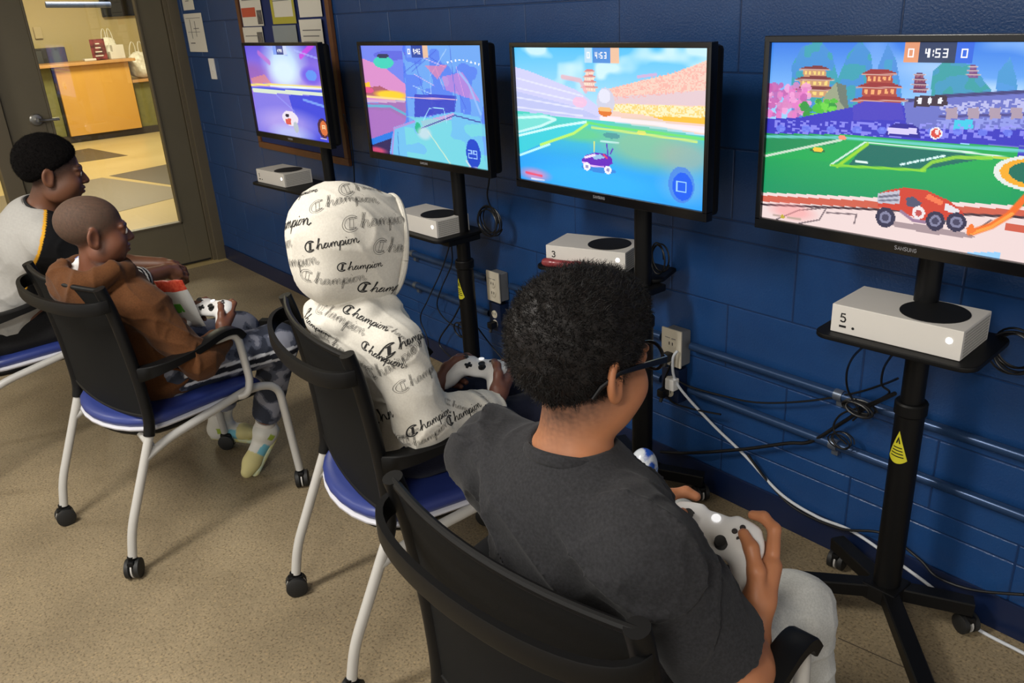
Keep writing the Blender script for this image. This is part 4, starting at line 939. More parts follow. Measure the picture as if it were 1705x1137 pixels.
def head_prims(sd, c, R, sc=1.0, ears=True):
    """R columns: right, forward, up"""
    R = np.asarray(R, float); T = lambda *p: vec(c)+R@(np.array(p)*sc)
    E = lambda p, r, k=.018, op='+': sd.ell(T(*p), np.array(r)*sc, R, k*sc, op)
    E((0, -.014, .034), (.073, .093, .076)); E((0, .028, -.018), (.060, .060, .078)); E((0, .044, -.076), (.036, .036, .028), .03)
    for s in (-1, 1):
        E((s*.036, .050, -.034), (.030, .033, .034), .02); E((s*.046, .010, -.062), (.020, .034, .028), .03)
        E((s*.031, .094, .004), (.017, .013, .0105), .012, '-')
        E((s*.0305, .0765, .003), (.0135, .0125, .0120), .005)
        sd.cone(T(s*.012, .086, .019), T(s*.046, .074, .020), .0070*sc, .0060*sc, .012)
    sd.chain([T(0, .083, .010), T(0, .093, -.012), T(0, .101, -.024)], [.0070*sc, .0090*sc, .0115*sc], .012)
    for s in (-1, 1): sd.ell(T(s*.012, .091, -.027), np.array((.0095, .011, .008))*sc, R, .006)
    E((0, .0845, -.0480), (.0245, .0140, .0070), .008); E((0, .0835, -.0610), (.0210, .0140, .0080), .008); E((0, .097, -.0545), (.020, .008, .0016), .004, '-')
    if ears:
        for s in (-1, 1):
            a = math.radians(26)*s; Re = R@np.array([[math.cos(a), -math.sin(a), 0], [math.sin(a), math.cos(a), 0], [0, 0, 1]])
            sd.ell(T(s*.0775, -.012, -.004), np.array((.0085, .0205, .0315))*sc, Re, .008); sd.ell(T(s*.0760, -.006, -.026), np.array((.0075, .010, .012))*sc, Re, .006)
            sd.ell(T(s*.0855, -.010, .000), np.array((.0056, .0120, .0200))*sc, Re, .005, '-')
def rot_from(fwd, up=(0, 0, 1)):
    f = unit(fwd); u = vec(up); r = unit(np.cross(f, u)); u = np.cross(r, f); return np.stack([r, f, u], 1)
def lerp(a, b, t): return vec(a)*(1-t)+vec(b)*t
def torso_prims(sd, J, s, t, k=.03, low=True):
    hip, nk = J['hip'], J['neck']; up = unit(nk-hip); rt = unit(J['shR']-J['shL']); f = unit(np.cross(up, rt)); rt = np.cross(f, up); R = np.stack([rt, f, up], 1)
    if low: sd.ell(hip+up*.02, np.array((.148, .115, .105))*s+t, R, k)
    sd.ell(lerp(hip, nk, .36)+f*.004, np.array((.128, .100, .13))*s+t, R, .05); sd.ell(lerp(hip, nk, .70), np.array((.142, .102, .125))*s+t, R, .05)
    ct = lerp(hip, nk, .88)
    for a in ('shR', 'shL'): sd.cone(ct, J[a], .066*s+t, .052*s+t, .04)
    return R
def body_prims(J, s, hands):
    sd = SDF(); torso_prims(sd, J, s, 0.0)
    sd.cone(J['neck']-unit(J['head']-J['neck'])*.03, lerp(J['neck'], J['head'], .62), .052*s, .047*s, .03)
    head_prims(sd, J['head'], J['headR'], J.get('hs', 1.0))
    for a in 'RL':
        sd.cone(J['sh'+a], J['el'+a], .045*s, .040*s, .03); sd.cone(J['el'+a], lerp(J['el'+a], J['wr'+a], .35), .041*s, .042*s, .02); sd.cone(lerp(J['el'+a], J['wr'+a], .35), J['wr'+a], .042*s, .0275*s, .02)
        hj = J['hip']+(J['shR']-J['shL'])/np.linalg.norm(J['shR']-J['shL'])*(.085*s*(1 if a == 'R' else -1))
        sd.cone(hj, J['kn'+a], .078*s, .056*s, .04); sd.cone(J['kn'+a], J['an'+a], .052*s, .033*s, .025); sd.cone(J['an'+a]-[0, 0, .03*s], J['an'+a]+J['toe'+a]*.04*s-[0, 0, .04*s], .022*s, .018*s, .02)
    hands(sd); return sd

# ================================================================== PEOPLE
CHF = {}
for i_, o_ in zip((2, 3, 4, 1), CH):
    a_ = o_.rotation_euler[2]; CHF[i_] = (np.array(o_.location), np.array([math.cos(a_), math.sin(a_), 0]), np.array([-math.sin(a_), math.cos(a_), 0]))
def L(c, x, y, z): o, ex, ey = CHF[c]; return o+ex*x+ey*y+np.array([0, 0, z])
def D(c, x, y, z): o, ex, ey = CHF[c]; return ex*x+ey*y+np.array([0, 0, z])
def jp(c, px, py, ax, val):
    d = ray(px, py)
    if ax == 'z': return CAM+d*(val-CAM[2])/d[2]
    o, ex, ey = CHF[c]; n = ex if ax == 'x' else ey; return CAM+d*(val-(CAM-o)@n)/(d@n)
def ctrl_matrix(c, pos, yaw, pitch, roll=0.0):
    o, ex, ey = CHF[c]; B = np.stack([ex, ey, [0, 0, 1]], 1)
    R = Matrix.Rotation(yaw, 3, 'Z') @ Matrix.Rotation(pitch, 3, 'X') @ Matrix.Rotation(roll, 3, 'Y'); M = np.eye(4); M[:3, :3] = B@np.array(R); M[:3, 3] = pos; return M
CTRLW = mat('controller_white', srgb(226, 224, 222), .42)
def controller(M, lab):
    t = bpy.data.objects.new('game_controller', None); COL.objects.link(t); t.matrix_world = Matrix(M.tolist()); tag(t, lab, 'game controller', 'white game controllers in hands')
    s = SDF(); s.ell((0, .004, .004), (.062, .034, .017), k=.02)
    for m in (-1, 1):
        s.ell((m*.045, .006, .006), (.033, .032, .017), k=.015); s.chain([(m*.056, -.010, .000), (m*.066, -.040, -.008), (m*.069, -.062, -.013)], [.021, .0175, .0125], .02); s.cone((m*.030, .034, .004), (m*.060, .028, .002), .009, .008, .008)
    link('shell', s.mesh('shell', .0022), CTRLW, t)
    for cx, cy in ((-.040, .012), (.020, -.012)):
        b = MB(); b.lathe([(.0105, 0), (.0105, .004), (.006, .005), (.005, .010), (.0085, .012), (.0088, .0145), (.006, .0138), (.001, .0134)], (cx, cy, .0185), (0, 0, 1), 20); b.build('thumb_stick', VENT, t)
    d = MB(); d.box((-.030, -.0155, .018), (-.010, -.0095, .0245), .001); d.box((-.023, -.0225, .018), (-.017, -.0025, .0245), .001); d.build('direction_pad', VENT, t)
    for k, (dx, dy) in enumerate(((0, .0095), (0, -.0095), (.0095, 0), (-.0095, 0))):
        b = MB(); b.lathe([(.0046, 0), (.0046, .0050), (.0036, .0062), (.001, .0064)], (.043+dx, .012+dy, .0195), (0, 0, 1), 14); b.build('face_button', mat('controller_button_dark', srgb(40, 34, 36), .4), t)
    b = MB(); b.lathe([(.0075, 0), (.0072, .0012), (.001, .0014)], (0, .024, .0195), (0, .25, 1), 18); b.build('home_button', mat('soft_white_led', srgb(245, 245, 250), .3, emit=((1, 1, 1, 1), .5)), t)
    return t
def person(lab, base):
    t = empty('person', base); tag(t, lab, 'person'); return t
def put(t, name, me, m):
    o = link(name, me, m, t); o.location = (-t.location[0], -t.location[1], -t.location[2]); return o
def skin_fn(base, lips, J, stub=None, brow=True, blush=.0):
    R = J['headR']; c = J['head']; hs = J.get('hs', 1.0)
    def fn(X):
        Y = (X-c)@R/hs; n = len(X); C = np.repeat(base[None], n, 0)*(1+.06*nz3(X, 60, 2)[:, None]); A = np.full((n, 1), .46)
        m = np.exp(-((Y[:, 0]/.021)**2+((Y[:, 2]+.054)/.0095)**2)**2)*(Y[:, 1] > .06); C = C*(1-m[:, None])+lips*m[:, None]
        if brow:
            for s in (-1, 1):
                q = np.exp(-(((Y[:, 0]-s*.030)/.019)**2+((Y[:, 2]-.0235)/.0042)**2)**2)*(Y[:, 1] > .05); C = C*(1-.85*q[:, None])+lin(22, 16, 14)*.85*q[:, None]
        if stub is not None:
            col, a, b, soft, st = stub   # hairline plane z > a + b*y
            q = np.clip((Y[:, 2]-a-b*Y[:, 1])/soft+.5, 0, 1)*st*(np.abs(X-c).max(1) < .2)*(Y[:, 1] < .075+.0*Y[:, 2]); q *= .85+.15*nz3(X, 420, 4)
            ear = (np.abs(Y[:, 0]) > .0735)*(Y[:, 2] < .03)*(Y[:, 1] > -.035); q = q*(1-ear); C = C*(1-q[:, None])+col*(1+.22*nz3(X, 900, 6)+.12*nz3(X, 400, 8))[:, None]*q[:, None]; A = .46+.40*q[:, None]
        return np.concatenate([np.clip(C, 0, 1), A], 1)
    return fn
EYEW = mat('eye_white', srgb(214, 206, 198), .2); IRIS = mat('eye_dark_iris', srgb(24, 14, 10), .12)
def eyes(t, J):
    R = J['headR']; hs = J.get('hs', 1.0)
    for s in (-1, 1):
        c = J['head']+R@(np.array([s*.0305, .0805, .003])*hs); f = unit(R[:, 1]+R[:, 0]*s*.1)
        e = MB().lathe([(.0001, -.0105)]+[(.0105*math.sin(a), -.0105*math.cos(a)) for a in np.linspace(.3, math.pi-.3, 9)]+[(.0001, .0105)], c, f, 16); o = e.build('eyeball', EYEW, t); o.location = (-t.location[0], -t.location[1], -t.location[2])
        i_ = MB().lathe([(.0058, .0088), (.0050, .0100), (.002, .0106), (.0001, .0107)], c, f, 14); q = i_.build('iris', IRIS, o)
def hair_mesh(J, infl, a, b, noise_amp, nf, h=.003, front=None):
    R = J['headR']; c = J['head']; hs = J.get('hs', 1.0); T = lambda *p: c+R@(np.array(p)*hs)
    s = SDF(); s.ell(T(0, -.014, .038), (np.array((.073, .093, .076))+np.array((.62, .62, 1.15))*infl)*hs, R, .01)
    if front is not None: s.ell(T(0, .036, .082), np.array((.050, .042, .030))*hs+front, R, .03)
    s.half(T(0, 0, a), R@np.array([0, b, -1.0]), .034); s.half(T(0, .084, .05), R@np.array([0, 1, -.25]), .03)
    return s.mesh('hair', h, lambda X: noise_amp*(.6*nz3(X, nf, 1)+.4*nz3(X, nf*2.1, 2)), noise_amp)
def strands(me, n, ln, curl, rad, seed, keep=None, up=None):
    """short curled tufts growing out of the hair surface, one joined mesh"""
    rng = np.random.default_rng(seed); nv = len(me.vertices); X = np.empty(nv*3, np.float32); me.vertices.foreach_get('co', X); X = X.reshape(-1, 3).astype(float)
    N = np.empty(nv*3, np.float32); me.vertex_normals.foreach_get('vector', N); N = N.reshape(-1, 3).astype(float)
    idx = rng.integers(0, nv, n*2)
    if keep is not None: idx = idx[keep(X[idx])]
    idx = idx[:n]; P = X[idx]; A = N[idx]; n = len(P)
    G = rng.normal(size=(n, 3)); G -= A*(G*A).sum(1)[:, None]; G /= np.linalg.norm(G, axis=1)[:, None]+1e-9; H = np.cross(A, G)
    if up is not None: A = A+np.asarray(up)[None]*.5; A /= np.linalg.norm(A, axis=1)[:, None]
    L_ = ln*rng.uniform(.5, 1.2, n); ph = rng.uniform(0, 6.28, n); S = 5; V = np.zeros((n, S, 3, 3)); cr = curl*rng.uniform(.5, 1.4, n)
    for k in range(S):
        t = k/(S-1); ctr = P-A*.004+A*(L_*t*.75)[:, None]+G*(cr*np.sin(ph+t*4.2)-cr*np.sin(ph))[:, None]+H*(cr*np.cos(ph+t*4.2)-cr*np.cos(ph))[:, None]+G*(L_*t*t*.5)[:, None]
        r = rad*(1-.75*t)
        for j in range(3): an = 2.094*j; V[:, k, j] = ctr+(G*math.cos(an)+H*math.sin(an))*r
    V = V.reshape(-1, 3); base = (np.arange(n)*S*3)[:, None]; Q = []
    for k in range(S-1):
        for j in range(3): Q.append(base+np.array([[k*3+j, k*3+(j+1) % 3, (k+1)*3+(j+1) % 3, (k+1)*3+j]]))
    m2 = fast_mesh('hair_tufts', V, np.concatenate(Q)); m2.shade_smooth(); return m2
HAIRB = mat('black_hair', srgb(18, 16, 16), .55, spec=.25, noise=(120, srgb(34, 29, 28), .3))
HAIRS = mat('black_hair_tufts', srgb(22, 20, 20), .5, spec=.28)

# ---------------------------------------------------------------- child in the dark grey shirt (chair 4)
c = 4
M4 = ctrl_matrix(c, jp(c, 1186, 893, 'x', .10), .22, .62, .10)
J = dict(head=jp(c, 970, 602, 'x', -.012), neck=L(c, 0, .256, .950), shR=jp(c, 1074, 914, 'x', .155), shL=L(c, -.160, .255, .890), hip=L(c, 0, .29, .56), elR=jp(c, 1226, 1132, 'x', .235), elL=L(c, -.20, .40, .64),
         knR=L(c, .142, .660, .510), knL=L(c, -.14, .68, .53), anR=L(c, .16, .74, .12), anL=L(c, -.13, .74, .12), toeR=D(c, .1, 1, 0), toeL=D(c, -.1, 1, 0), hs=1.0)
J['headR'] = rot_from(D(c, .10, 1, -.14), D(c, -.04, .05, 1))
t4 = person('child in a dark grey short sleeved shirt, wearing glasses and holding a white controller', tuple(L(c, 0, .27, 0)))
tmp = SDF(); J['wrR'] = hand_prims(tmp, M4, 1, 1.05); J['wrL'] = hand_prims(tmp, M4, -1, 1.05)
def hands4(sd): hand_prims(sd, M4, 1, 1.05); hand_prims(sd, M4, -1, 1.05)
me = body_prims(J, 1.0, hands4).mesh('body', .0032)
paint(me, skin_fn(lin(176, 116, 80), lin(150, 84, 70), J, stub=(lin(44, 33, 29), -.046, .80, .05, .9))); put(t4, 'body', me, SKIN); eyes(t4, J)
hm = hair_mesh(J, .017, -.034, .86, .0045, 70, front=.008); put(t4, 'hair', hm, HAIRB)
tag(put(t4, 'hair_tufts', strands(hm, 15000, .015, .0026, .0007, 3, up=J['headR'][:, 1]*.5+J['headR'][:, 2]*.2), HAIRS), kind='stuff')
s = SDF(); RT = torso_prims(s, J, 1.0, .012)
for a in 'RL':
    e = lerp(J['sh'+a], J['el'+a], .74); s.cone(J['sh'+a], e, .060, .073, .035, cap=1)
    s.cone(lerp(J['sh'+a], J['el'+a], .60), lerp(J['sh'+a], J['el'+a], 1.1), .050, .066, .006, '-')
s.cone(J['neck']+unit(J['head']-J['neck'])*.046, J['head'], .060, .085, .008, '-')
fd0 = folds(.026, 44, [RT[:, 0]*.8-RT[:, 2]*.6, RT[:, 0]*.5+RT[:, 2]], 3)
hemR_ = lerp(J['shR'], J['elR'], .74); hemL_ = lerp(J['shL'], J['elL'], .74)
fd = lambda X: (fd0(X)+.005)*np.clip((np.linalg.norm(X-J4N, axis=1)-.075)/.06, 0, 1)*np.clip((np.linalg.norm(X-hemR_, axis=1)-.06)/.06, .25, 1)*np.clip((np.linalg.norm(X-hemL_, axis=1)-.06)/.06, .25, 1)
J4N = J['neck']
TEE = cloth('charcoal_jersey', srgb(35, 35, 37), srgb(47, 47, 50), 240)
put(t4, 'shirt', s.mesh('shirt', .0042, fd, .028), TEE)
up4 = unit(J['head']-J['neck']); nb = J['neck']+up4*.008; r1 = unit(np.cross(up4, [0, 1, 0])); r2 = np.cross(up4, r1)
P = [nb+(r1*math.cos(q)+r2*math.sin(q))*.0615 for q in np.linspace(0, 2*math.pi, 40)]; o = MB().tube(P, .0065, 8, flat=1.5, cap=False).build('collar_rib', TEE, t4); o.location = tuple(-np.array(t4.location))
s = SDF(); s.ell(J['hip']-[0, 0, .0], (.158, .125, .100), RT, .03)
for a, sg in (('R', 1), ('L', -1)):
    hj = J['hip']+RT[:, 0]*.085*sg-[0, 0, .01]; s.cone(hj, J['kn'+a], .092, .073, .05); s.cone(J['kn'+a], J['an'+a], .072, .054, .03, cap=1)
SWEAT = cloth('grey_marl_fleece', srgb(172, 172, 168), srgb(194, 194, 190), 300)
put(t4, 'trousers', s.mesh('trousers', .0045, folds(.011, 42, [D(4, .3, 1, 0), D(4, 1, .2, .3)], 8), .012), SWEAT)
SHOED = mat('dark_shoe', srgb(30, 30, 34), .6)
def shoe(t, an, toe, m, m2, sc=1.0, flat=True):
    toe = unit(toe); s = SDF(); b = an+np.array([0, 0, -.055*sc]) if flat else an-unit(J['knR']-J['anR'])*.03
    dz = np.array([0, 0, 1.]) if flat else unit(np.cross(np.cross(toe, [0, 0, 1.]), toe))
    s.cone(an+dz*.0, b-toe*.02*sc, .050*sc, .046*sc, .03); s.cone(b-toe*.025*sc, b+toe*.12*sc, .042*sc, .036*sc, .03); s.cone(b+toe*.12*sc, b+toe*.165*sc, .036*sc, .027*sc, .02); s.cone(an, lerp(b, an, 2.0)+toe*.045*sc, .044*sc, .030*sc, .02)
    ms = s.mesh('shoe', .004)
    if m is None:
        def pf(X):
            q = (X-an)@toe/sc; hgt = (X-b)@dz/sc; C = np.repeat(lin(208, 206, 198)[None], len(X), 0); C = np.where(((q > .055)*(hgt < .02+.1*(q-.055)))[:, None], lin(112, 178, 196), C); C = np.where((q > .105)[:, None], lin(200, 190, 132), C); return np.where(((np.abs(q-.02) < .012)*(hgt > .0)*(hgt < .03))[:, None], lin(150, 170, 60), C)
        paint(ms, pf); m = attr_mat('trainer_upper', .6)
    put(t, 'shoe', ms, m)
    s = SDF(); q = b-dz*.030*sc; s.cone(q-toe*.03*sc, q+toe*.16*sc, .040*sc, .034*sc, .02); s.half(q+dz*.008*sc, dz, .006); s.half(q-dz*.014*sc, -dz, .006); put(t, 'sole', s.mesh('sole', .004), m2)
for a in 'RL': shoe(t4, J['an'+a]-[0, 0, .01], J['toe'+a], SHOED, WHITEP)
controller(M4, 'white game controller held by the child with glasses')
J4 = J
# eyeglasses
gl = empty('eyeglasses', tuple(J['head'])); tag(gl, 'black framed eyeglasses worn by the child in the dark grey shirt', 'glasses')
RH = J['headR']
def gp(*p): return RH@np.array(p)
f = MB(); BLKG = mat('gloss_black_frame', srgb(14, 14, 16), .25)
for s_ in (-1, 1):
    P = [gp(s_*.034+.026*math.cos(q), .103-.006*abs(math.cos(q)), .002+.019*math.sin(q)) for q in np.linspace(0, 2*math.pi, 28)]; f.tube(P, .0026, 8, cap=False)
    MB().prism([(.024*math.cos(q), .0175*math.sin(q)) for q in np.linspace(0, 2*math.pi, 24, endpoint=False)], .0016).xf(Matrix(np.block([[np.stack([RH[:, 0], RH[:, 2], RH[:, 1]], 1), gp(s_*.034, .100, .002)[:, None]], [np.array([[0, 0, 0, 1.]])]]).tolist())).build('lens', GLASS, gl)
    MB().ribbon([gp(s_*.060, .098, .006), gp(s_*.0735, .088, .008), gp(s_*.0835, .02, .010), gp(s_*.0845, -.012, .008), gp(s_*.080, -.040, -.008), gp(s_*.078, -.052, -.022)], .0034, [.009, .009, .0075, .0065, .0065, .005], up=RH[:, 2]).build('temple_arm', BLKG, gl)
f.tube([gp(-.009, .103, .006), gp(0, .106, .009), gp(.009, .103, .006)], .0024, 8); f.build('frame', BLKG, gl)

# ---------------------------------------------------------------- child in the white hooded sweatshirt (chair 3)
c = 3
M3 = ctrl_matrix(c, jp(c, 797, 616, 'x', .04), .62, .20, .0)
J = dict(head=L(c, 0, .215, 1.050), neck=L(c, 0, .205, .905), shR=L(c, .145, .250, .835), shL=L(c, -.145, .215, .842), hip=L(c, 0, .305, .55), elR=jp(c, 705, 708, 'x', .215), elL=L(c, -.19, .31, .62),
         knR=L(c, .115, .62, .525), knL=L(c, -.11, .62, .525), anR=L(c, .12, .66, .12), anL=L(c, -.11, .66, .12), toeR=D(c, .1, 1, 0), toeL=D(c, -.1, 1, 0), hs=.96)
J['headR'] = rot_from(D(c, -.02, 1, -.12), D(c, 0, .05, 1))
t3 = person('child in a white hooded sweatshirt printed with black script, hood up', tuple(L(c, 0, .26, 0)))
tmp = SDF(); J['wrR'] = hand_prims(tmp, M3, 1, .96); J['wrL'] = hand_prims(tmp, M3, -1, .96)
def hands3(sd): hand_prims(sd, M3, 1, .96); hand_prims(sd, M3, -1, .96)
me = body_prims(J, .92, hands3).mesh('body', .0036); paint(me, skin_fn(lin(104, 66, 54), lin(92, 52, 48), J)); put(t3, 'body', me, SKIN); eyes(t3, J)
s = SDF(); RT = torso_prims(s, J, .88, .024, .04)
for a in 'RL':
    s.cone(J['sh'+a], J['el'+a], .066, .064, .018); cf = lerp(J['el'+a], J['wr'+a], .82); s.cone(J['el'+a], cf, .064, .056, .018); s.cone(cf, lerp(J['el'+a], J['wr'+a], 1.10), .047, .043, .010, cap=1)
H = J['headR']; hc = J['head']; hp = lambda x, y, z: hc+H@np.array((x, y, z))
s.cone(J['neck']-[0, 0, .01], hp(0, -.01, -.08), .080, .068, .03)
for q in np.linspace(0, 2*math.pi, 9)[:-1]:
    q2 = q+2*math.pi/8; a0 = J['neck']+RT[:, 0]*.088*math.cos(q)+RT[:, 1]*.082*math.sin(q)+[0, 0, .004-.02*max(0, math.sin(q))]; a1 = J['neck']+RT[:, 0]*.088*math.cos(q2)+RT[:, 1]*.082*math.sin(q2)+[0, 0, .004-.02*max(0, math.sin(q2))]; s.cone(a0, a1, .026, .026, .022)
sh_ = SDF()
sh_.ell(hp(0, -.010, .024), (.110, .124, .124), H, .02); sh_.ell(hp(0, .060, -.006), (.108, .115, .128), H, .03); sh_.ell(hp(0, -.035, -.050), (.100, .086, .084), H, .03); sh_.ell(hp(0, .050, -.062), (.100, .090, .078), H, .03)
sh_.half(hp(0, .108, 0), H[:, 1]-H[:, 2]*.10, .012)
sh_.ell(hp(0, .10, -.012), (.086, .105, .108), H, .012, '-')
HEM3 = [hp(.0955*math.cos(q), .1045+.012*math.sin(q), -.020+(.128 if math.sin(q) > 0 else .106)*math.sin(q)) for q in np.linspace(0, 2*math.pi, 48)]
HOODW = mat('white_fleece', srgb(212, 208, 198), .92, noise=(240, srgb(200, 195, 185), .25), bump=(650, .3, .0007), spec=.15, sheen=.05)
fw = folds(.015, 36, [RT[:, 2]+RT[:, 0]*.5, RT[:, 0]-RT[:, 2]*.4], 5)
hood3 = s.mesh('hooded_sweatshirt', .0044, fw, .016); put(t3, 'hooded_sweatshirt', hood3, HOODW)
HOOD_J = dict(J); RT3 = RT
fh = folds(.015, 34, [H[:, 2]+H[:, 0]*.3, H[:, 1]*.6-H[:, 2]], 6)
hoodm = sh_.mesh('hood', .0042, fh, .016); put(t3, 'hood', hoodm, HOODW)
o = MB().tube(HEM3, .0085, 10, cap=False).build('hood_hem', HOODW, t3); o.location = tuple(-np.array(t3.location))
s = SDF(); s.ell(J['hip']-[0, 0, .0], (.145, .118, .095), RT, .03)
for a, sg in (('R', 1), ('L', -1)):
    hj = J['hip']+RT[:, 0]*.08*sg-[0, 0, .008]; s.cone(hj, J['kn'+a], .088, .070, .05); s.cone(J['kn'+a], J['an'+a], .066, .050, .03, cap=1)
put(t3, 'trousers', s.mesh('trousers', .0055, folds(.005, 40, [D(3, .3, 1, 0)], 4), .006), cloth('navy_fleece', srgb(22, 25, 40), srgb(30, 33, 50), 200))
for a in 'RL': shoe(t3, J['an'+a]-[0, 0, .01], J['toe'+a], SHOED, WHITEP, .95)
controller(M3, 'white game controller held by the child with the white hood up')

# ---------------------------------------------------------------- child in the brown hoodie (chair 2)
c = 2
M2 = ctrl_matrix(c, jp(c, 352, 516, 'x', .085), .35, .40, .0)
J = dict(head=L(c, .080, .200, 1.006), neck=L(c, .058, .185, .880), shR=L(c, .172, .245, .788), shL=L(c, -.085, .215, .812), hip=L(c, .02, .315, .54), elR=L(c, .235, .345, .590), elL=L(c, -.15, .38, .60),
         knR=L(c, .140, .690, .505), knL=L(c, -.10, .69, .50), anR=L(c, .015, .650, .155), anL=L(c, -.29, .645, .125), toeR=D(c, .05, -.62, -.62), toeL=D(c, .9, .35, 0), hs=.94)
J['headR'] = rot_from(D(c, .30, 1, -.10), D(c, .04, .04, 1))
t2 = person('child with shaved head in a brown hooded sweatshirt and grey camouflage trousers', tuple(L(c, .02, .27, 0)))
tmp = SDF(); J['wrR'] = hand_prims(tmp, M2, 1, .88); J['wrL'] = hand_prims(tmp, M2, -1, .88)
def hands2(sd): hand_prims(sd, M2, 1, .88); hand_prims(sd, M2, -1, .88)
me = body_prims(J, .86, hands2).mesh('body', .0034); paint(me, skin_fn(lin(104, 64, 46), lin(96, 54, 48), J, stub=(lin(66, 54, 44), -.006, .62, .035, .92))); put(t2, 'body', me, SKIN); eyes(t2, J)
s = SDF(); RT = torso_prims(s, J, .80, .022, .04)
for a in 'RL':
    s.cone(J['sh'+a], J['el'+a], .062, .057, .018); cf = lerp(J['el'+a], J['wr'+a], .86); s.cone(J['el'+a], cf, .057, .046, .018); s.cone(cf, lerp(J['el'+a], J['wr'+a], 1.03), .032, .031, .008, cap=1)
s.ell(J['hip']-[0, 0, .012], (.160, .138, .098), RT, .04)
nk = J['neck']
for q in np.linspace(0, 2*math.pi, 13)[:-1]:   # hood lying round the neck, thicker behind
    q2 = q+2*math.pi/12; f_ = lambda q: nk+RT[:, 0]*.090*math.cos(q)+RT[:, 1]*.084*math.sin(q)+[0, 0, .020-.045*max(0, math.sin(q))+.010*max(0, -math.sin(q))+.005*math.cos(3*q)]; rr = lambda q: .027+.012*max(0, -math.sin(q))+.004*math.sin(5*q)
    s.cone(f_(q), f_(q2), rr(q), rr(q2), .015)
s.ell(nk-RT[:, 1]*.085-[0, 0, .01], (.095, .040, .040), RT, .03)
s.cone(nk-[0, 0, .005], J['head'], .066, .085, .012, '-')
BRN = cloth('brown_fleece', srgb(76, 46, 24), srgb(90, 56, 31), 220)
put(t2, 'hooded_sweatshirt', s.mesh('hooded_sweatshirt', .0042, folds(.016, 44, [RT[:, 2]+RT[:, 0]*.6, RT[:, 0]-RT[:, 2]*.5], 7), .017), BRN)
s = SDF()   # white undershirt collar
for q in np.linspace(0, 2*math.pi, 13)[:-1]:
    q2 = q+2*math.pi/12; f_ = lambda q: nk+RT[:, 0]*.062*math.cos(q)+RT[:, 1]*.060*math.sin(q)+[0, 0, .022-.02*max(0, math.sin(q))]; s.cone(f_(q), f_(q2), .017, .017, .01)
put(t2, 'undershirt_collar', s.mesh('undershirt_collar', .004), cloth('white_cotton', srgb(226, 224, 222), srgb(214, 212, 210)))
P = [nk+RT[:, 0]*.074*math.cos(q)+RT[:, 1]*.072*math.sin(q)+[0, 0, .034-.035*max(0, math.sin(q))] for q in np.linspace(-.6, math.pi+1.4, 26)]
o = MB().ribbon(P, .004, .014).build('lanyard', mat('blue_lanyard', srgb(70, 92, 170), .6, noise=(90, srgb(190, 196, 220), .1)), t2); o.location = tuple(-np.array(t2.location))
s = SDF(); s.ell(J['hip'], (.135, .112, .09), RT, .03)
for a, sg in (('R', 1), ('L', -1)):
    hj = J['hip']+RT[:, 0]*.075*sg-[0, 0, .008]; s.cone(hj, J['kn'+a], .082, .066, .05); s.cone(J['kn'+a], lerp(J['kn'+a], J['an'+a], .86), .064, .052, .03, cap=1)
me = s.mesh('trousers', .0042, folds(.006, 50, [D(2, 1, .1, .2), D(2, .3, 1, 0)], 6), .007)
def camo(X):
    n = nz3(X*[1, 1, 1.2], 30, 3)+.5*nz3(X, 75, 5); C = np.where((n > .28)[:, None], lin(128, 130, 142), np.where((n > -.12)[:, None], lin(84, 88, 102), lin(50, 54, 66)))
    a, b = J['hip']+RT[:, 0]*.075, J['knR']; ba = b-a; h = np.clip((X-a)@ba/(ba@ba), 0, 1.2); v = X-a-h[:, None]*ba; up = v[:, 2]; out = v@RT[:, 0]
    on = (out > .02)*(h > .02)*(h < 1.1); C = np.where(((np.abs(up+.004) < .0055) | (np.abs(up+.036) < .0055))[:, None]*on[:, None], lin(206, 208, 214), C)
    C = np.where(((up < -.010)*(up > -.030)*on)[:, None] > 0, lin(34, 36, 44), C); return C
paint(me, camo); put(t2, 'trousers', me, attr_mat('camouflage_fabric', .85, bump=(600, .3, .0007), spec=.15))
SOLEY = mat('yellow_rubber_sole', srgb(206, 188, 96), .5, noise=(30, srgb(170, 196, 190), .2))
shoe(t2, J['anR']-[0, 0, .012], J['toeR'], None, SOLEY, .84, False); shoe(t2, J['anL']-[0, 0, .02], J['toeL'], None, SOLEY, .84)
for a in 'RL':
    d_ = unit(J['kn'+a]-J['an'+a]); o = MB().tube([J['an'+a]-d_*.005, J['an'+a]+d_*.035], .036, 16).build('sock', mat('white_sock', srgb(200, 196, 190), .9), t2); o.location = tuple(-np.array(t2.location))
controller(M2, 'white game controller held by the child in the brown hoodie')
J2 = J

# ---------------------------------------------------------------- child in the light grey top (chair 1)
c = 1
J = dict(head=jp(c, 86, 287, 'x', .28), neck=jp(c, 72, 346, 'x', .235), shR=L(c, .345, .435, .870), shL=L(c, .07, .50, .885), hip=L(c, .04, .28, .56), elR=L(c, .40, .60, .665), elL=L(c, .02, .68, .66),
         wrR=jp(c, 275, 452, 'x', .30), wrL=jp(c, 270, 440, 'x', .16), knR=L(c, .16, .70, .53), knL=L(c, -.12, .70, .53), anR=L(c, .16, .74, .12), anL=L(c, -.12, .74, .12), toeR=D(c, .1, 1, 0), toeL=D(c, -.1, 1, 0), hs=1.04)
J['headR'] = rot_from(D(c, .28, 1, -.16), D(c, .05, .06, 1))
t1 = person('child with short black hair in a light grey and black sweatshirt, hands together', tuple(L(c, .04, .28, 0)))
def hands1(sd):
    open_hand(sd, J['wrR'], jp(1, 318, 450, 'x', .29)-J['wrR'], D(1, .7, .1, .7), -1, .95, .6); open_hand(sd, J['wrL'], jp(1, 310, 440, 'x', .24)-J['wrL'], D(1, -.6, .1, .8), 1, .95, .6)
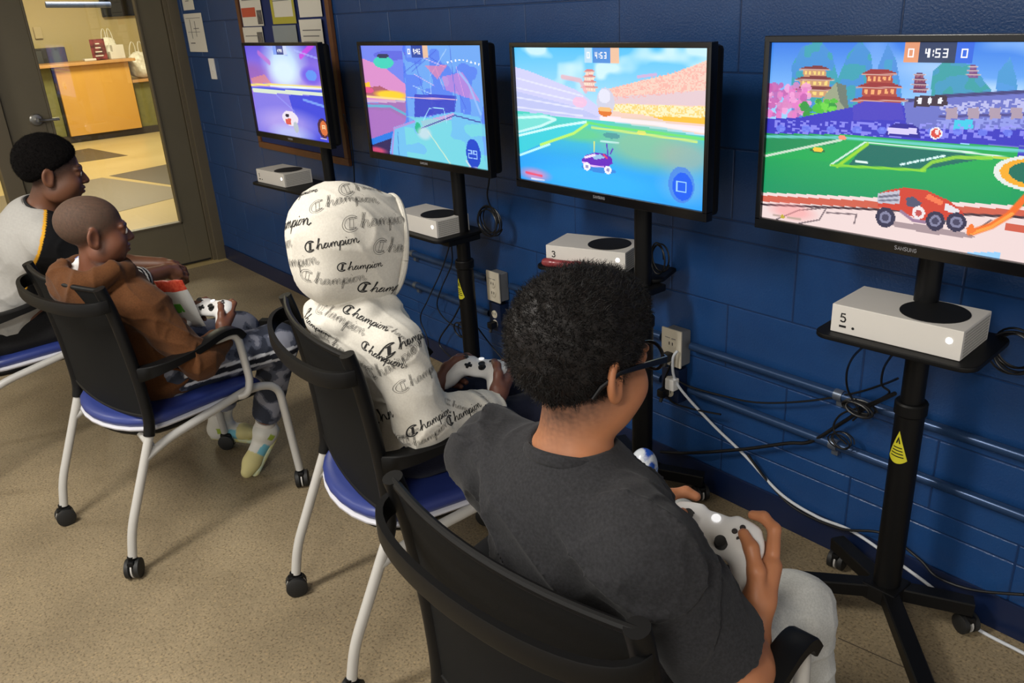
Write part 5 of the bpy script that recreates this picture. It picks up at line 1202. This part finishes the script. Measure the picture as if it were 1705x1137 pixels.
me = body_prims(J, 1.0, hands1).mesh('body', .0036); paint(me, skin_fn(lin(108, 70, 50), lin(98, 58, 50), J, stub=(lin(24, 19, 17), -.030, .66, .065, .96))); put(t1, 'body', me, SKIN); eyes(t1, J)
hm = hair_mesh(J, .0135, .002, .66, .002, 240, front=None); AFRO = mat('matte_black_hair', srgb(13, 11, 11), .95, spec=.08); put(t1, 'hair', hm, AFRO); tag(put(t1, 'hair_tufts', strands(hm, 11000, .009, .0022, .0007, 5), AFRO), kind='stuff')
s = SDF(); RT = torso_prims(s, J, 1.0, .024, .04)
for a in 'RL':
    s.cone(J['sh'+a], J['el'+a], .068, .060, .04); cf = lerp(J['el'+a], J['wr'+a], .55 if a == 'R' else .3); s.cone(J['el'+a], cf, .060, .046, .03, cap=1)
s.cone(J['neck']-[0, 0, .004], J['head'], .062, .08, .012, '-')
me = s.mesh('sweatshirt', .0044, folds(.008, 40, [RT[:, 2]+RT[:, 0]*.5, RT[:, 0]-RT[:, 2]*.5], 2), .009)
def raglan(X):
    v = X-J['neck']; y = v@RT[:, 1]; z = v@RT[:, 2]; e = y+.10*z-.002+.05*np.clip(-z-.05, 0, 1); C = np.repeat(lin(168, 166, 162)[None], len(X), 0)*(1+.05*nz3(X, 300, 1)[:, None])
    a, b = J['elR'], J['wrR']; ba = b-a; h = (X-a)@ba/(ba@ba); r = np.linalg.norm(X-a-np.clip(h, 0, 1)[:, None]*ba, axis=1); arm = (h > .02)*(r < .075)
    C = np.where(((e > 0)*(z > -.28)*(1-arm))[:, None] > 0, lin(20, 20, 22), C); C = np.where(((np.abs(e) < .0045)*(z > -.28)*(1-arm))[:, None] > 0, lin(214, 158, 44), C)
    C = np.where((arm*((np.abs(h-.40) < .020) | (np.abs(h-.475) < .020)))[:, None] > 0, lin(22, 22, 24), C); C = np.where((arm*(np.abs(h-.4375) < .016))[:, None] > 0, lin(200, 196, 188), C); return C
paint(me, raglan); put(t1, 'sweatshirt', me, attr_mat('grey_black_fleece', .9, bump=(650, .3, .0007), spec=.15))
up1 = unit(J['head']-J['neck']); r1 = RT[:, 0]; r2 = np.cross(up1, r1)
for k, (m_, hh) in enumerate(((mat('black_rib', srgb(24, 24, 26), .9), .0), (mat('pale_rib', srgb(190, 186, 180), .9), .009), (MATS['black_rib'], .016))):
    P = [J['neck']+up1*(hh-.002)+(r1*math.cos(q)+r2*math.sin(q))*(.064-.0015*k) for q in np.linspace(0, 2*math.pi, 36)]; o = MB().tube(P, .0052, 8, cap=False).build('collar_rib', m_, t1); o.location = tuple(-np.array(t1.location))
s = SDF(); s.ell(J['hip'], (.155, .125, .098), RT, .03)
for a, sg in (('R', 1), ('L', -1)):
    hj = J['hip']+RT[:, 0]*.085*sg-[0, 0, .01]; s.cone(hj, J['kn'+a], .092, .074, .05); s.cone(J['kn'+a], J['an'+a], .070, .052, .03, cap=1)
put(t1, 'trousers', s.mesh('trousers', .006, folds(.005, 40, [D(1, .3, 1, 0)], 4), .006), cloth('black_fleece', srgb(26, 26, 28), srgb(34, 34, 36), 200))
for a in 'RL': shoe(t1, J['an'+a]-[0, 0, .01], J['toe'+a], SHOED, WHITEP)
J1 = J

# ================================================================== WALL FITTINGS AND SMALL THINGS
# ---- cork board with papers
bl, br_ = .985, 1.962; bz0, bz1 = .885, 1.95
bd = empty('notice_board', (1.47, 0, bz0)); tag(bd, 'blue fabric notice board in a brown wooden frame', 'notice board')
BFAB = mat('navy_board_fabric', srgb(22, 38, 92), .85, bump=(400, .3, .001)); BWOOD = mat('brown_board_wood', srgb(112, 70, 40), .5, noise=(20, srgb(92, 56, 30), .3))
def bp(name, m, a, b, bev=.002): return MB().box(np.array(a)-[1.47, 0, bz0], np.array(b)-[1.47, 0, bz0], bev).build(name, m, bd)
bp('fabric_panel', BFAB, (bl, -.012, bz0), (br_, -.0015, bz1))
for nm, a, b in (('frame_rail', (bl-.035, -.022, bz0-.035), (br_+.035, -.0015, bz0)), ('frame_rail', (bl-.035, -.022, bz1), (br_+.035, -.0015, bz1+.035)), ('frame_stile', (bl-.035, -.022, bz0), (bl, -.0015, bz1)), ('frame_stile', (br_, -.022, bz0), (br_+.035, -.0015, bz1))): bp(nm, BWOOD, a, b, .003)
INK = mat('grey_print', srgb(120, 118, 116), .8); REDP = mat('red_print', srgb(190, 84, 58), .7); OLIVE = mat('olive_print', srgb(176, 168, 60), .7); DKPH = mat('dark_photo_print', srgb(52, 54, 66), .6, noise=(60, srgb(120, 116, 110), .2))
PLAST = mat('clear_sleeve_grey', srgb(140, 150, 156), .25)
def sheet(x0, x1, z0, z1, y, lab, marks=(), lines=0, base=PAPER, curl=.006, grp='papers on the notice board'):
    t = empty('paper_sheet', ((x0+x1)/2, y, z0)); tag(t, lab, 'paper', grp); w, h = x1-x0, z1-z0; n = 8; V = []; F = []
    for i in range(n+1):
        for k in (0, 1):
            x = -w/2+w*i/n; yy = -curl*(2*i/n-1)**2*(1 if i > n/2 else .4); V += [(x, yy+k*.0006-.0012, 0), (x, yy+k*.0006-.0012, h)]
    for i in range(n):
        a = i*4; F += [(a, a+4, a+5, a+1), (a+2, a+3, a+7, a+6), (a, a+2, a+6, a+4), (a+1, a+5, a+7, a+3)]
    F += [(0, 1, 3, 2), (n*4, n*4+2, n*4+3, n*4+1)]
    MB().add(V, F).build('sheet', base, t)
    def yy_at(x): q = (x/(w/2)); return -curl*q*q*(1 if x > 0 else .4)-.0022
    for (u0, u1, v0, v1, m) in marks:
        P = [(-w/2+w*u, yy_at(-w/2+w*u), h*(v0+v1)/2) for u in np.linspace(u0, u1, 6)]; MB().ribbon(P, .0006, h*(v1-v0)).build('printed_block', m, t, smooth=False)
    for k in range(lines):
        v = .88-.72*k/max(1, lines); e = .9-.25*((k*7) % 3)/2; P = [(-w/2+w*u, yy_at(-w/2+w*u), h*v) for u in np.linspace(.1, e, 6)]; MB().ribbon(P, .0005, h*.012).build('printed_line', INK, t, smooth=False)
    return t
sheet(1.005, 1.275, 1.50, 1.88, -.0135, 'notice with a red banner and small photographs pinned to the blue board', ((0.02, .66, .12, .24, REDP), (.72, .98, .02, .2, DKPH)), 4)
sheet(.985, 1.245, 1.13, 1.495, -.0135, 'notice with a dark portrait photograph at its right edge', ((.68, .98, .55, .93, DKPH),), 6)
sheet(1.385, 1.655, 1.505, 1.86, -.0135, 'certificate with an olive yellow patterned border', ((.0, 1, .0, .09, OLIVE), (0, .1, .09, 1, OLIVE), (.9, 1, .09, 1, OLIVE)), 5)
sheet(1.365, 1.64, 1.15, 1.498, -.0135, 'grey plastic sleeve holding a small white card', ((.55, .9, .45, .72, PAPER), (.1, .45, .3, .62, mat('pale_green_print', srgb(150, 170, 160), .7))), 0, PLAST)
sheet(1.695, 1.935, 1.53, 1.86, -.0135, 'white typed letter pinned above the longer letter', (), 9, curl=.010)
sheet(1.680, 1.925, 1.12, 1.52, -.0135, 'long white typed letter with curling right edge', (), 11, curl=.014)
# laminated sheets on the bare wall
sheet(.075, .375, 1.364, 1.585, -.002, 'laminated evacuation plan on the wall above the light switch', ((.3, .32, .35, .85, INK), (.45, .75, .6, .62, INK), (.55, .57, .4, .8, INK), (.15, .4, .22, .24, VENT)), 2, curl=0, grp='laminated sheets by the door')
sheet(.10, .285, 1.605, 1.85, -.002, 'laminated notice on the wall above the evacuation plan', ((.3, .6, .2, .22, INK),), 3, curl=0, grp='laminated sheets by the door')
# light switch
sw = empty('light_switch', (.405, 0, 1.208)); tag(sw, 'white light switch plate on the blue wall beside the door', 'switch')
MB().box((-.043, -.007, 0), (.043, -.0005, .120), .002).build('plate', WHITEP, sw); MB().box((-.009, -.014, .047), (.009, -.006, .072), .002).build('toggle', WHITEP, sw)
# ---- conduits
COND = mat('painted_conduit', srgb(40, 66, 104), .28, .35)
ZU, ZL = .508, .356
for z, x0, lab in ((ZU, 4.12, 'upper blue painted conduit pipe along the block wall'), (ZL, 4.12, 'lower blue painted conduit pipe along the block wall')):
    t = empty('conduit_pipe', (2.2, -.022, z)); tag(t, lab, 'pipe', 'conduit pipes on the blue wall')
    for a, b in ((2.0, 3.05), (3.20, 3.98), (4.10, 7.0)): MB().tube([(a-2.2, 0, 0), (b-2.2, 0, 0)], .0135, 14).build('pipe_run', COND, t)
    for x in (4.608, 5.5, 3.6, 2.5):
        k = MB(); k.tube([(x-2.2-.012, 0, 0), (x-2.2+.012, 0, 0)], .0165, 14); k.box((x-2.2-.010, .004, -.036), (x-2.2+.010, .021, -.012), .002); k.build('strap_clamp', mat('bright_clamp', srgb(112, 122, 138), .3, .7), t)
# ---- outlets
OUTP = mat('ivory_plate', srgb(206, 198, 180), .45); OUTB = mat('navy_box_paint', srgb(18, 32, 62), .4)
def outlet(x, z0, z1, lab, cover=True):
    t = empty('outlet_box', (x, 0, z0)); tag(t, lab, 'outlet', 'outlet boxes on the conduit'); h = z1-z0
    MB().box((-.036, -.045, 0), (.036, -.0005, h), .004).build('box', OUTB if not cover else mat('grey_box', srgb(108, 110, 112), .5), t)
    if cover:
        MB().box((-.042, -.052, -.004), (.038, -.045, h+.006), .002).build('cover_plate', OUTP, t)
        k = MB(); k.box((-.026, -.0526, h*.78), (-.006, -.052, h*.80)); k.box((.0, -.0526, h*.77), (.016, -.052, h*.80)); k.build('printed_mark', INK, t, smooth=False)
    for zz in (h*.62, h*.28):
        MB().lathe([(.0165, 0), (.0165, .003), (.015, .0035)], (0, -.0515 if cover else -.045, zz), (0, -1, 0), 20).build('socket_face', OUTP, t)
        k = MB()
        for dx in (-.0065, .0065): k.box((dx-.0012, -.0565 if cover else -.0495, zz-.002), (dx+.0012, -.0545 if cover else -.048, zz+.008))
        k.build('socket_slot', VENT, t, smooth=False)
    return t
outlet(4.045, .436, .552, 'ivory outlet plate on the wall with a white cable plugged in')
outlet(4.035, .300, .420, 'dark outlet box with crowded plugs just below the ivory plate', False)
outlet(3.125, .436, .552, 'ivory outlet plate half hidden by the stand with the yellow sticker')
outlet(3.115, .300, .420, 'dark outlet box below the half hidden ivory plate', False)
for x, z, lab in ((4.045, .470, 'black plug in the ivory outlet plate'), (4.025, .335, 'black plug in the dark outlet box below the ivory plate'), (3.12, .335, 'black plug in the outlet box behind the stand with the yellow sticker')):
    t = MB().box((-.014, -.034, -.014), (.014, 0, .014), .005).tube([(0, -.02, -.010), (0, -.03, -.03)], .006, 8).build('power_plug', CABLE); t.location = (x, -.0555 if z > .4 else -.049, z); tag(t, lab, 'plug')
wadp = MB().box((-.018, -.030, -.020), (.018, 0, .020), .004).build('white_adapter', WHITEP); wadp.location = (4.060, -.049, .378); tag(wadp, 'white plug adapter in the dark outlet box', 'plug')
# ---- cables
WCAB = mat('white_cable', srgb(196, 200, 206), .4)
def cable(P, r, m, lab, n=8):
    o = MB().tube(smooth_path(P, n), r, 8).build('cable', m); tag(o, lab, 'cable', 'cables along the blue wall'); return o
def wy(px, py, y=-.03): return at_y(px, py, y)
cable([wy(1128, 584, -.062), wy(1120, 600, -.075), wy(1128, 640, -.06), wy(1180, 700, -.03), wy(1240, 758, -.02), wy(1300, 822, -.018), wy(1360, 860, -.018), wy(1420, 885, -.018), wy(1500, 940, -.03), wy(1560, 985, -.03), at_z(1620, 1036, .008)+[0, -.012, 0], at_z(1705, 1082, .008)+[0, -.012, 0], at_z(1800, 1130, .008)+[0, -.012, 0]], .0045, WCAB, 'white cable running from the ivory outlet down along the baseboard', 10)
def blk(P, r, lab): cable(P, r, CABLE, lab)
blk([wy(1110, 615), wy(1140, 640, -.05), wy(1200, 658), wy(1260, 670), wy(1340, 668), wy(1420, 655), wy(1470, 640, -.06), wy(1495, 630, -.12)], .003, 'thin black cable from the outlet to the stand below the red buggy screen')
blk([wy(1100, 752), wy(1150, 754), wy(1235, 748), wy(1310, 738), wy(1350, 735), wy(1400, 705), wy(1440, 680, -.05), wy(1490, 655, -.11)], .0055, 'thick black power cable with an inline lump crossing the white cable')
blk([wy(1245, 757), wy(1290, 815, -.016), wy(1330, 850, -.016), wy(1400, 880), wy(1470, 888), wy(1530, 930), wy(1560, 960), wy(1620, 982), wy(1705, 990)], .004, 'black cable following the white cable to the baseboard')
blk([at_z(1440, 575, .80), wy(1420, 595, -.20), wy(1410, 620, -.12), wy(1412, 650, -.08), wy(1430, 685, -.06), wy(1420, 700, -.05)], .0028, 'black cable hanging from the front of the shelf for console 5')
blk([at_z(1490, 585, .80), wy(1472, 612, -.17), wy(1468, 640, -.12), wy(1480, 655, -.10), wy(1440, 675, -.06), wy(1400, 690, -.05), wy(1388, 715, -.05), wy(1410, 740, -.05)], .0028, 'black cable looping under the shelf of console 5')
def coil(cx, cy, y, rx, ry, turns, lab, r=.0026, seed=0):
    rg = random.Random(seed); P = []; n = 14*turns
    for k in range(n):
        a = 2*math.pi*k/14; f_ = 1+.14*math.sin(k*.37+seed); c_ = at_y(cx, cy, y); P.append(c_+np.array([rx*f_*math.cos(a), .012*math.sin(k*.21+seed), ry*f_*math.sin(a)]))
    o = MB().tube(smooth_path(P, 2), r, 6).build('cable_coil', CABLE); tag(o, lab, 'cable', 'cables along the blue wall'); return o
coil(1400, 735, -.05, .030, .022, 3, 'small coil of black cable below the shelf of console 5', .002, 1)
coil(1430, 680, -.06, .040, .018, 4, 'tangle of black cable tied to the conduit beside the stand post', .003, 2)
coil(815, 368, -.09, .060, .052, 6, 'coiled black cable hanging beside the console behind the hooded child', .0026, 3)
coil(768, 548, -.06, .040, .034, 3, 'loose loop of black cable low behind the hooded child', .0026, 4)
coil(1098, 428, -.09, .030, .045, 3, 'coiled black cable behind the console numbered 3', .0026, 5)
coil(1690, 585, -.09, .045, .045, 5, 'large coil of black cable hanging beside the tray below the red buggy screen', .0026, 6)
blk([at_z(745, 392, .73), wy(748, 408, -.20), wy(735, 450, -.12), wy(712, 500, -.07), wy(700, 530, -.05), wy(712, 565, -.05), wy(715, 600, -.05)], .0028, 'black cable hanging straight from the shelf behind the hooded child')
blk([at_z(755, 392, .73), wy(752, 408, -.20), wy(752, 440, -.12), wy(735, 480, -.07), wy(728, 510, -.05), wy(745, 535, -.05), wy(775, 550, -.06)], .0028, 'black cable curling from the shelf to the loose loop behind the hooded child')
blk([wy(770, 500, -.09), wy(755, 530, -.05), wy(732, 565, -.05), wy(740, 585, -.05), wy(770, 610, -.05)], .0035, 'black cable dropping beside the post with the yellow sticker')
blk([wy(810, 110, -.23), wy(812, 200, -.2), wy(815, 290, -.16), wy(812, 330, -.12), wy(830, 372, -.09)], .003, 'black cable hanging between the glassy blue and turquoise screens')
blk([wy(795, 545, -.08), wy(830, 590, -.05), wy(880, 640, -.04), wy(960, 690, -.04)], .003, 'black cable running low from the post with the yellow sticker')
blk([wy(572, 190, -.24), wy(584, 230, -.2), wy(590, 300, -.12), wy(588, 380, -.05)], .003, 'black cable hanging beside the cork board')
blk([wy(1120, 600, -.05), wy(1105, 640, -.05), wy(1118, 668, -.05), wy(1150, 680, -.04), wy(1200, 690, -.04)], .003, 'black cable looping below the dark outlet box')
# ---- snack pouch resting on the lap of the child in brown
def pouch():
    c0 = jp(2, 300, 506, 'x', .035); t = bpy.data.objects.new('snack_pouch', None); COL.objects.link(t); tag(t, 'white snack pouch with red top band and green label leaning on the brown hoodie', 'snack bag')
    ex = D(2, .92, .40, 0); ez = unit(D(2, -.05, -.28, 1)); ey = np.cross(ez, ex); M = np.eye(4); M[:3, 0] = ex; M[:3, 1] = ey; M[:3, 2] = ez; M[:3, 3] = c0; t.matrix_world = Matrix(M.tolist())
    def slab(name, z0, z1, m, thick, wd, n=10, off=0.0):
        V = []; F = []; nz = 8
        for s_ in (-1, 1):
            for j in range(nz+1):
                for i in range(n+1):
                    u = -1+2*i/n; q = z0+(z1-z0)*j/nz; qq = (q+.09)/.18; th = (thick*max(0, 1-u*u)**.5*(max(0, math.sin(math.pi*min(1, max(0, qq))))**.6)+.0008+off)*s_; V.append((u*wd, th+.002*math.sin(u*7+q*50), q))
        k = (n+1)*(nz+1)
        for j in range(nz):
            for i in range(n): a = j*(n+1)+i; F += [(a, a+1, a+n+2, a+n+1), (k+a, k+a+n+1, k+a+n+2, k+a+1)]
        for j in range(nz):
            for i in (0, n): a = j*(n+1)+i; F.append((a, a+n+1, k+a+n+1, k+a))
        for i in range(n):
            for j in (0, nz): a = j*(n+1)+i; F.append((a, a+1, k+a+1, k+a))
        return MB().add(V, F).build(name, m, t, ang=70)
    slab('bag_body', -.09, .055, mat('white_foil', srgb(222, 220, 214), .35, bump=(60, .2, .004)), .020, .055); slab('top_band', .055, .09, mat('red_foil', srgb(206, 64, 48), .35, noise=(120, srgb(226, 96, 70), .1)), .020, .055)
    slab('green_label', -.02, .012, mat('green_print', srgb(92, 170, 60), .4), .0205, .030, off=.0012)
pouch()
# ---- red case on the shelf before console 3
rc = at_z(955, 444, STANDS[2]['sh']); rx_ = STANDS[2]['con']; s = SDF(); ca_ = rx_[2]; e1 = np.array([math.cos(ca_), math.sin(ca_), 0]); e2 = np.array([-e1[1], e1[0], 0])
p0 = np.array([rx_[0], rx_[1], STANDS[2]['sh']])-e2*.017+[0, 0, .0135]
s.cone(p0-e1*.135, p0-e1*.02, .0125, .0135, .01); s.cone(p0-e1*.02, p0+e1*.05, .0135, .011, .01); s.ell(p0-e1*.12, (.02, .013, .012), None, .01)
o = link('red_case', s.mesh('red_case', .003), mat('dark_red_plastic', srgb(120, 40, 46), .25, noise=(40, srgb(150, 70, 74), .2))); tag(o, 'small dark red glossy case lying before the console numbered 3', 'case')
# ---- blue and white marbled cap of a bottle standing beyond the child with glasses
bc = at_y(1072, 772, -.56); bt = empty('marbled_bottle', (bc[0], bc[1], 0)); tag(bt, 'blue and white marbled bottle on the floor beyond the dark grey shoulder', 'bottle'); hb_ = bc[2]+.048
MARB = mat('blue_white_marble', srgb(36, 84, 186), .25, noise=(34, srgb(222, 228, 236), .07), coat=.4)
MB().lathe([(.030, 0), (.033, .004), (.033, hb_-.075)], (0, 0, 0), (0, 0, 1), 28).build('bottle_body', mat('deep_blue_gloss', srgb(28, 62, 150), .25), bt)
MB().lathe([(.035, 0), (.036, .004), (.036, .020)]+[(.036*math.cos(a), .020+.050*math.sin(a)) for a in np.linspace(.1, 1.5, 10)], (0, 0, hb_-.075), (0, 0, 1), 28).build('dome_lid', MARB, bt, ang=60)
MB().lathe([(.0362, 0), (.0368, .002), (.0362, .004)], (0, 0, hb_-.060), (0, 0, 1), 28).build('lid_ring', mat('pale_blue_ring', srgb(150, 180, 220), .3), bt)
for k_, (x_, y_, z_, w_, h_, lb_) in enumerate(((-8.05, 2.06, .7805, .36, .52, 'bulging white carrier bag on the low end of the reception counter'), (-8.2, 1.72, 1.0855, .24, .42, 'white carrier bag standing at the end of the high reception counter'), (-8.35, 2.45, .7805, .32, .60, 'tall white carrier bag at the back of the low counter'))): carrier(x_, y_, z_, w_, h_, lb_, k_+1)
# ---- ceiling fixtures: the main tube, plus housings round the two added fill lights
for (x, y), lb in (((3.77, -2.65), 'long fluorescent ceiling light above the chairs'), ((.9, -3.4), 'added unseen fill light on the ceiling near the glazed door'), ((6.1, -3.5), 'added unseen fill light on the ceiling far behind the chairs')):
    t = empty('ceiling_light', (x, y, CEIL)); tag(t, lb, 'ceiling light', 'ceiling lights of the games room')
    MB().box((-.17, -.62, -.06), (.17, .62, 0), .006).build('housing', WHITEP, t)
    MB().box((-.15, -.59, -.07), (.15, .59, -.06), .003).build('diffuser', mat('lamp_diffuser', srgb(250, 246, 236), .5, emit=((1, .96, .88, 1), 4.0)), t)
# ---- script lettering printed on the white hoodie
def script_word():
    S = []; cx, cy = 1.05, .85
    S.append(([(cx+1.0*math.cos(a), cy+.95*math.sin(a)) for a in np.linspace(.75, 2*math.pi-.75, 26)], 1.0))
    S.append(([(1.02, .28), (1.12, 1.42)], 1.9)); S.append(([(.72, 1.50), (1.85, 1.50)], .7)); S.append(([(.66, .20), (1.7, .20)], .7))
    w = [(0, .2), (.35, 1.2), (.5, 1.95), (.36, 2.0), (.3, 1.4), (.22, 0), (.3, .5), (.55, .95), (.75, .9), (.8, .5), (.8, .1), (.95, .02), (1.12, .3), (1.55, .95), (1.3, .9), (1.15, .5), (1.25, .08), (1.5, .1), (1.7, .5), (1.76, .92), (1.72, .3), (1.85, .02), (2.05, .35),
         (2.18, .9), (2.2, .05), (2.3, .6), (2.5, .95), (2.62, .8), (2.62, .05), (2.72, .6), (2.92, .95), (3.05, .8), (3.05, .15), (3.2, .02), (3.35, .3), (3.47, .95), (3.42, 0), (3.38, -.85), (3.47, .3), (3.62, .85), (3.85, .9), (3.95, .5), (3.8, .1), (3.6, .08), (3.95, .05), (4.12, .35),
         (4.22, .92), (4.22, .2), (4.34, .02), (4.52, .3), (4.8, .95), (4.6, .8), (4.55, .4), (4.7, .05), (4.95, .1), (5.08, .5), (4.98, .85), (5.1, .82), (5.3, .9), (5.38, .05), (5.48, .6), (5.68, .95), (5.8, .8), (5.82, .15), (5.98, .02), (6.2, .35)]
    S.append(([(2.25+x*1.28, y) for x, y in w], .8)); S.append(([(2.25+4.3*1.28, 1.28), (2.25+4.38*1.28, 1.36)], .9)); return [([(x+.16*y, y) for x, y in P], k) for P, k in S], 2.25+6.2*1.28
WORD, WORDW = script_word()
def bvh_of(me):
    n = len(me.vertices); X = np.empty(n*3, np.float32); me.vertices.foreach_get('co', X); return BVHTree.FromPolygons([tuple(map(float, p)) for p in X.reshape(-1, 3)], [tuple(q.vertices) for q in me.polygons])
def print_word(mb, tree, a, b, solid):
    hit = lambda px: tree.ray_cast(Vector(CAM), Vector(unit(ray(*px))))
    mid = ((a[0]+b[0])/2, (a[1]+b[1])/2); c = (0, 0)
    h = hit(mid)
    for f_ in (.35, .65, .2, .8):
        if h[0] is None: mid = (a[0]+(b[0]-a[0])*f_, a[1]+(b[1]-a[1])*f_); h = hit(mid)
    if h[0] is None: return
    p = np.array(h[0]); n = np.array(h[1]); dl = np.hypot(b[0]-a[0], b[1]-a[1]); e = ((b[0]-a[0])/dl, (b[1]-a[1])/dl)
    def pl(px): d = ray(*px); return CAM+d*((p-CAM)@n)/(d@n)
    A, B = pl((mid[0]-e[0]*8, mid[1]-e[1]*8)), pl((mid[0]+e[0]*8, mid[1]+e[1]*8)); t = unit(B-A); bb = np.cross(n, t); per = np.linalg.norm(B-A)/16; unit_len = min(.0165, max(.009, per*dl/WORDW)); off = np.hypot(mid[0]-a[0], mid[1]-a[1])*per
    def proj(u, v):
        q = p+t*(u*unit_len-off)+bb*(v-.6)*unit_len; r = tree.ray_cast(Vector(q+n*.05), Vector(-n), .11); return None if r[0] is None else np.array(r[0])+np.array(r[1])*.0007
    for P, k in WORD:
        P = [np.array(x) for x in P]; R = [P[0]]
        for i in range(1, len(P)):
            m = max(1, int(np.linalg.norm(P[i]-P[i-1])/.3))
            for j in range(1, m+1): R.append(P[i-1]+(P[i]-P[i-1])*j/m)
        w = (.115 if solid else .13)*k
        T = [unit(R[min(i+1, len(R)-1)]-R[max(i-1, 0)]) for i in range(len(R))]
        for lo_, hi_ in (((-w, w),) if solid else ((-w-.022, -w+.022), (w-.022, w+.022))):
            prev = None
            for q, tt in zip(R, T):
                nn = np.array([-tt[1], tt[0]]); x0, x1 = proj(*(q+nn*lo_)), proj(*(q+nn*hi_))
                if x0 is None or x1 is None: prev = None; continue
                mb.v += [tuple(x0), tuple(x1)]; i = len(mb.v)
                if prev is not None and np.linalg.norm(x0-prev) < .03: mb.f.append((i-4, i-3, i-1, i-2))
                prev = x0
PRN = mat('black_textile_print', srgb(26, 25, 26), .8)
for me_, words in ((hoodm, [((517, 340), (632, 322), 0), ((436, 380), (541, 362), 1), ((580, 374), (700, 360), 0), ((505, 414), (597, 398), 1), ((440, 444), (566, 428), 0), ((625, 414), (742, 408), 0), ((562, 448), (638, 440), 1), ((498, 470), (610, 466), 0), ((598, 484), (690, 478), 1), ((575, 307), (660, 322), 0), ((470, 352), (520, 308), 1), ((450, 412), (500, 400), 0)]),
                   (hood3, [((517, 504), (608, 553), 0), ((570, 512), (648, 552), 1), ((528, 556), (628, 626), 0), ((595, 576), (668, 612), 1), ((654, 580), (718, 550), 1), ((605, 640), (702, 578), 0), ((668, 650), (740, 600), 0), ((606, 708), (697, 668), 1), ((685, 722), (755, 680), 1), ((672, 752), (752, 708), 0), ((497, 520), (540, 560), 1), ((742, 706), (800, 672), 1), ((640, 795), (715, 772), 0), ((648, 735), (690, 720), 0), ((770, 640), (822, 668), 0), ((740, 668), (800, 690), 0), ((545, 600), (600, 650), 0), ((700, 770), (760, 745), 1), ((640, 540), (690, 575), 0)])):
    tr_ = bvh_of(me_)
    for a, b, sol in words:
        mb = MB(); print_word(mb, tr_, a, b, bool(sol))
        if mb.f: o = mb.build('printed_word', PRN, t3, smooth=False); o.location = tuple(-np.array(t3.location))
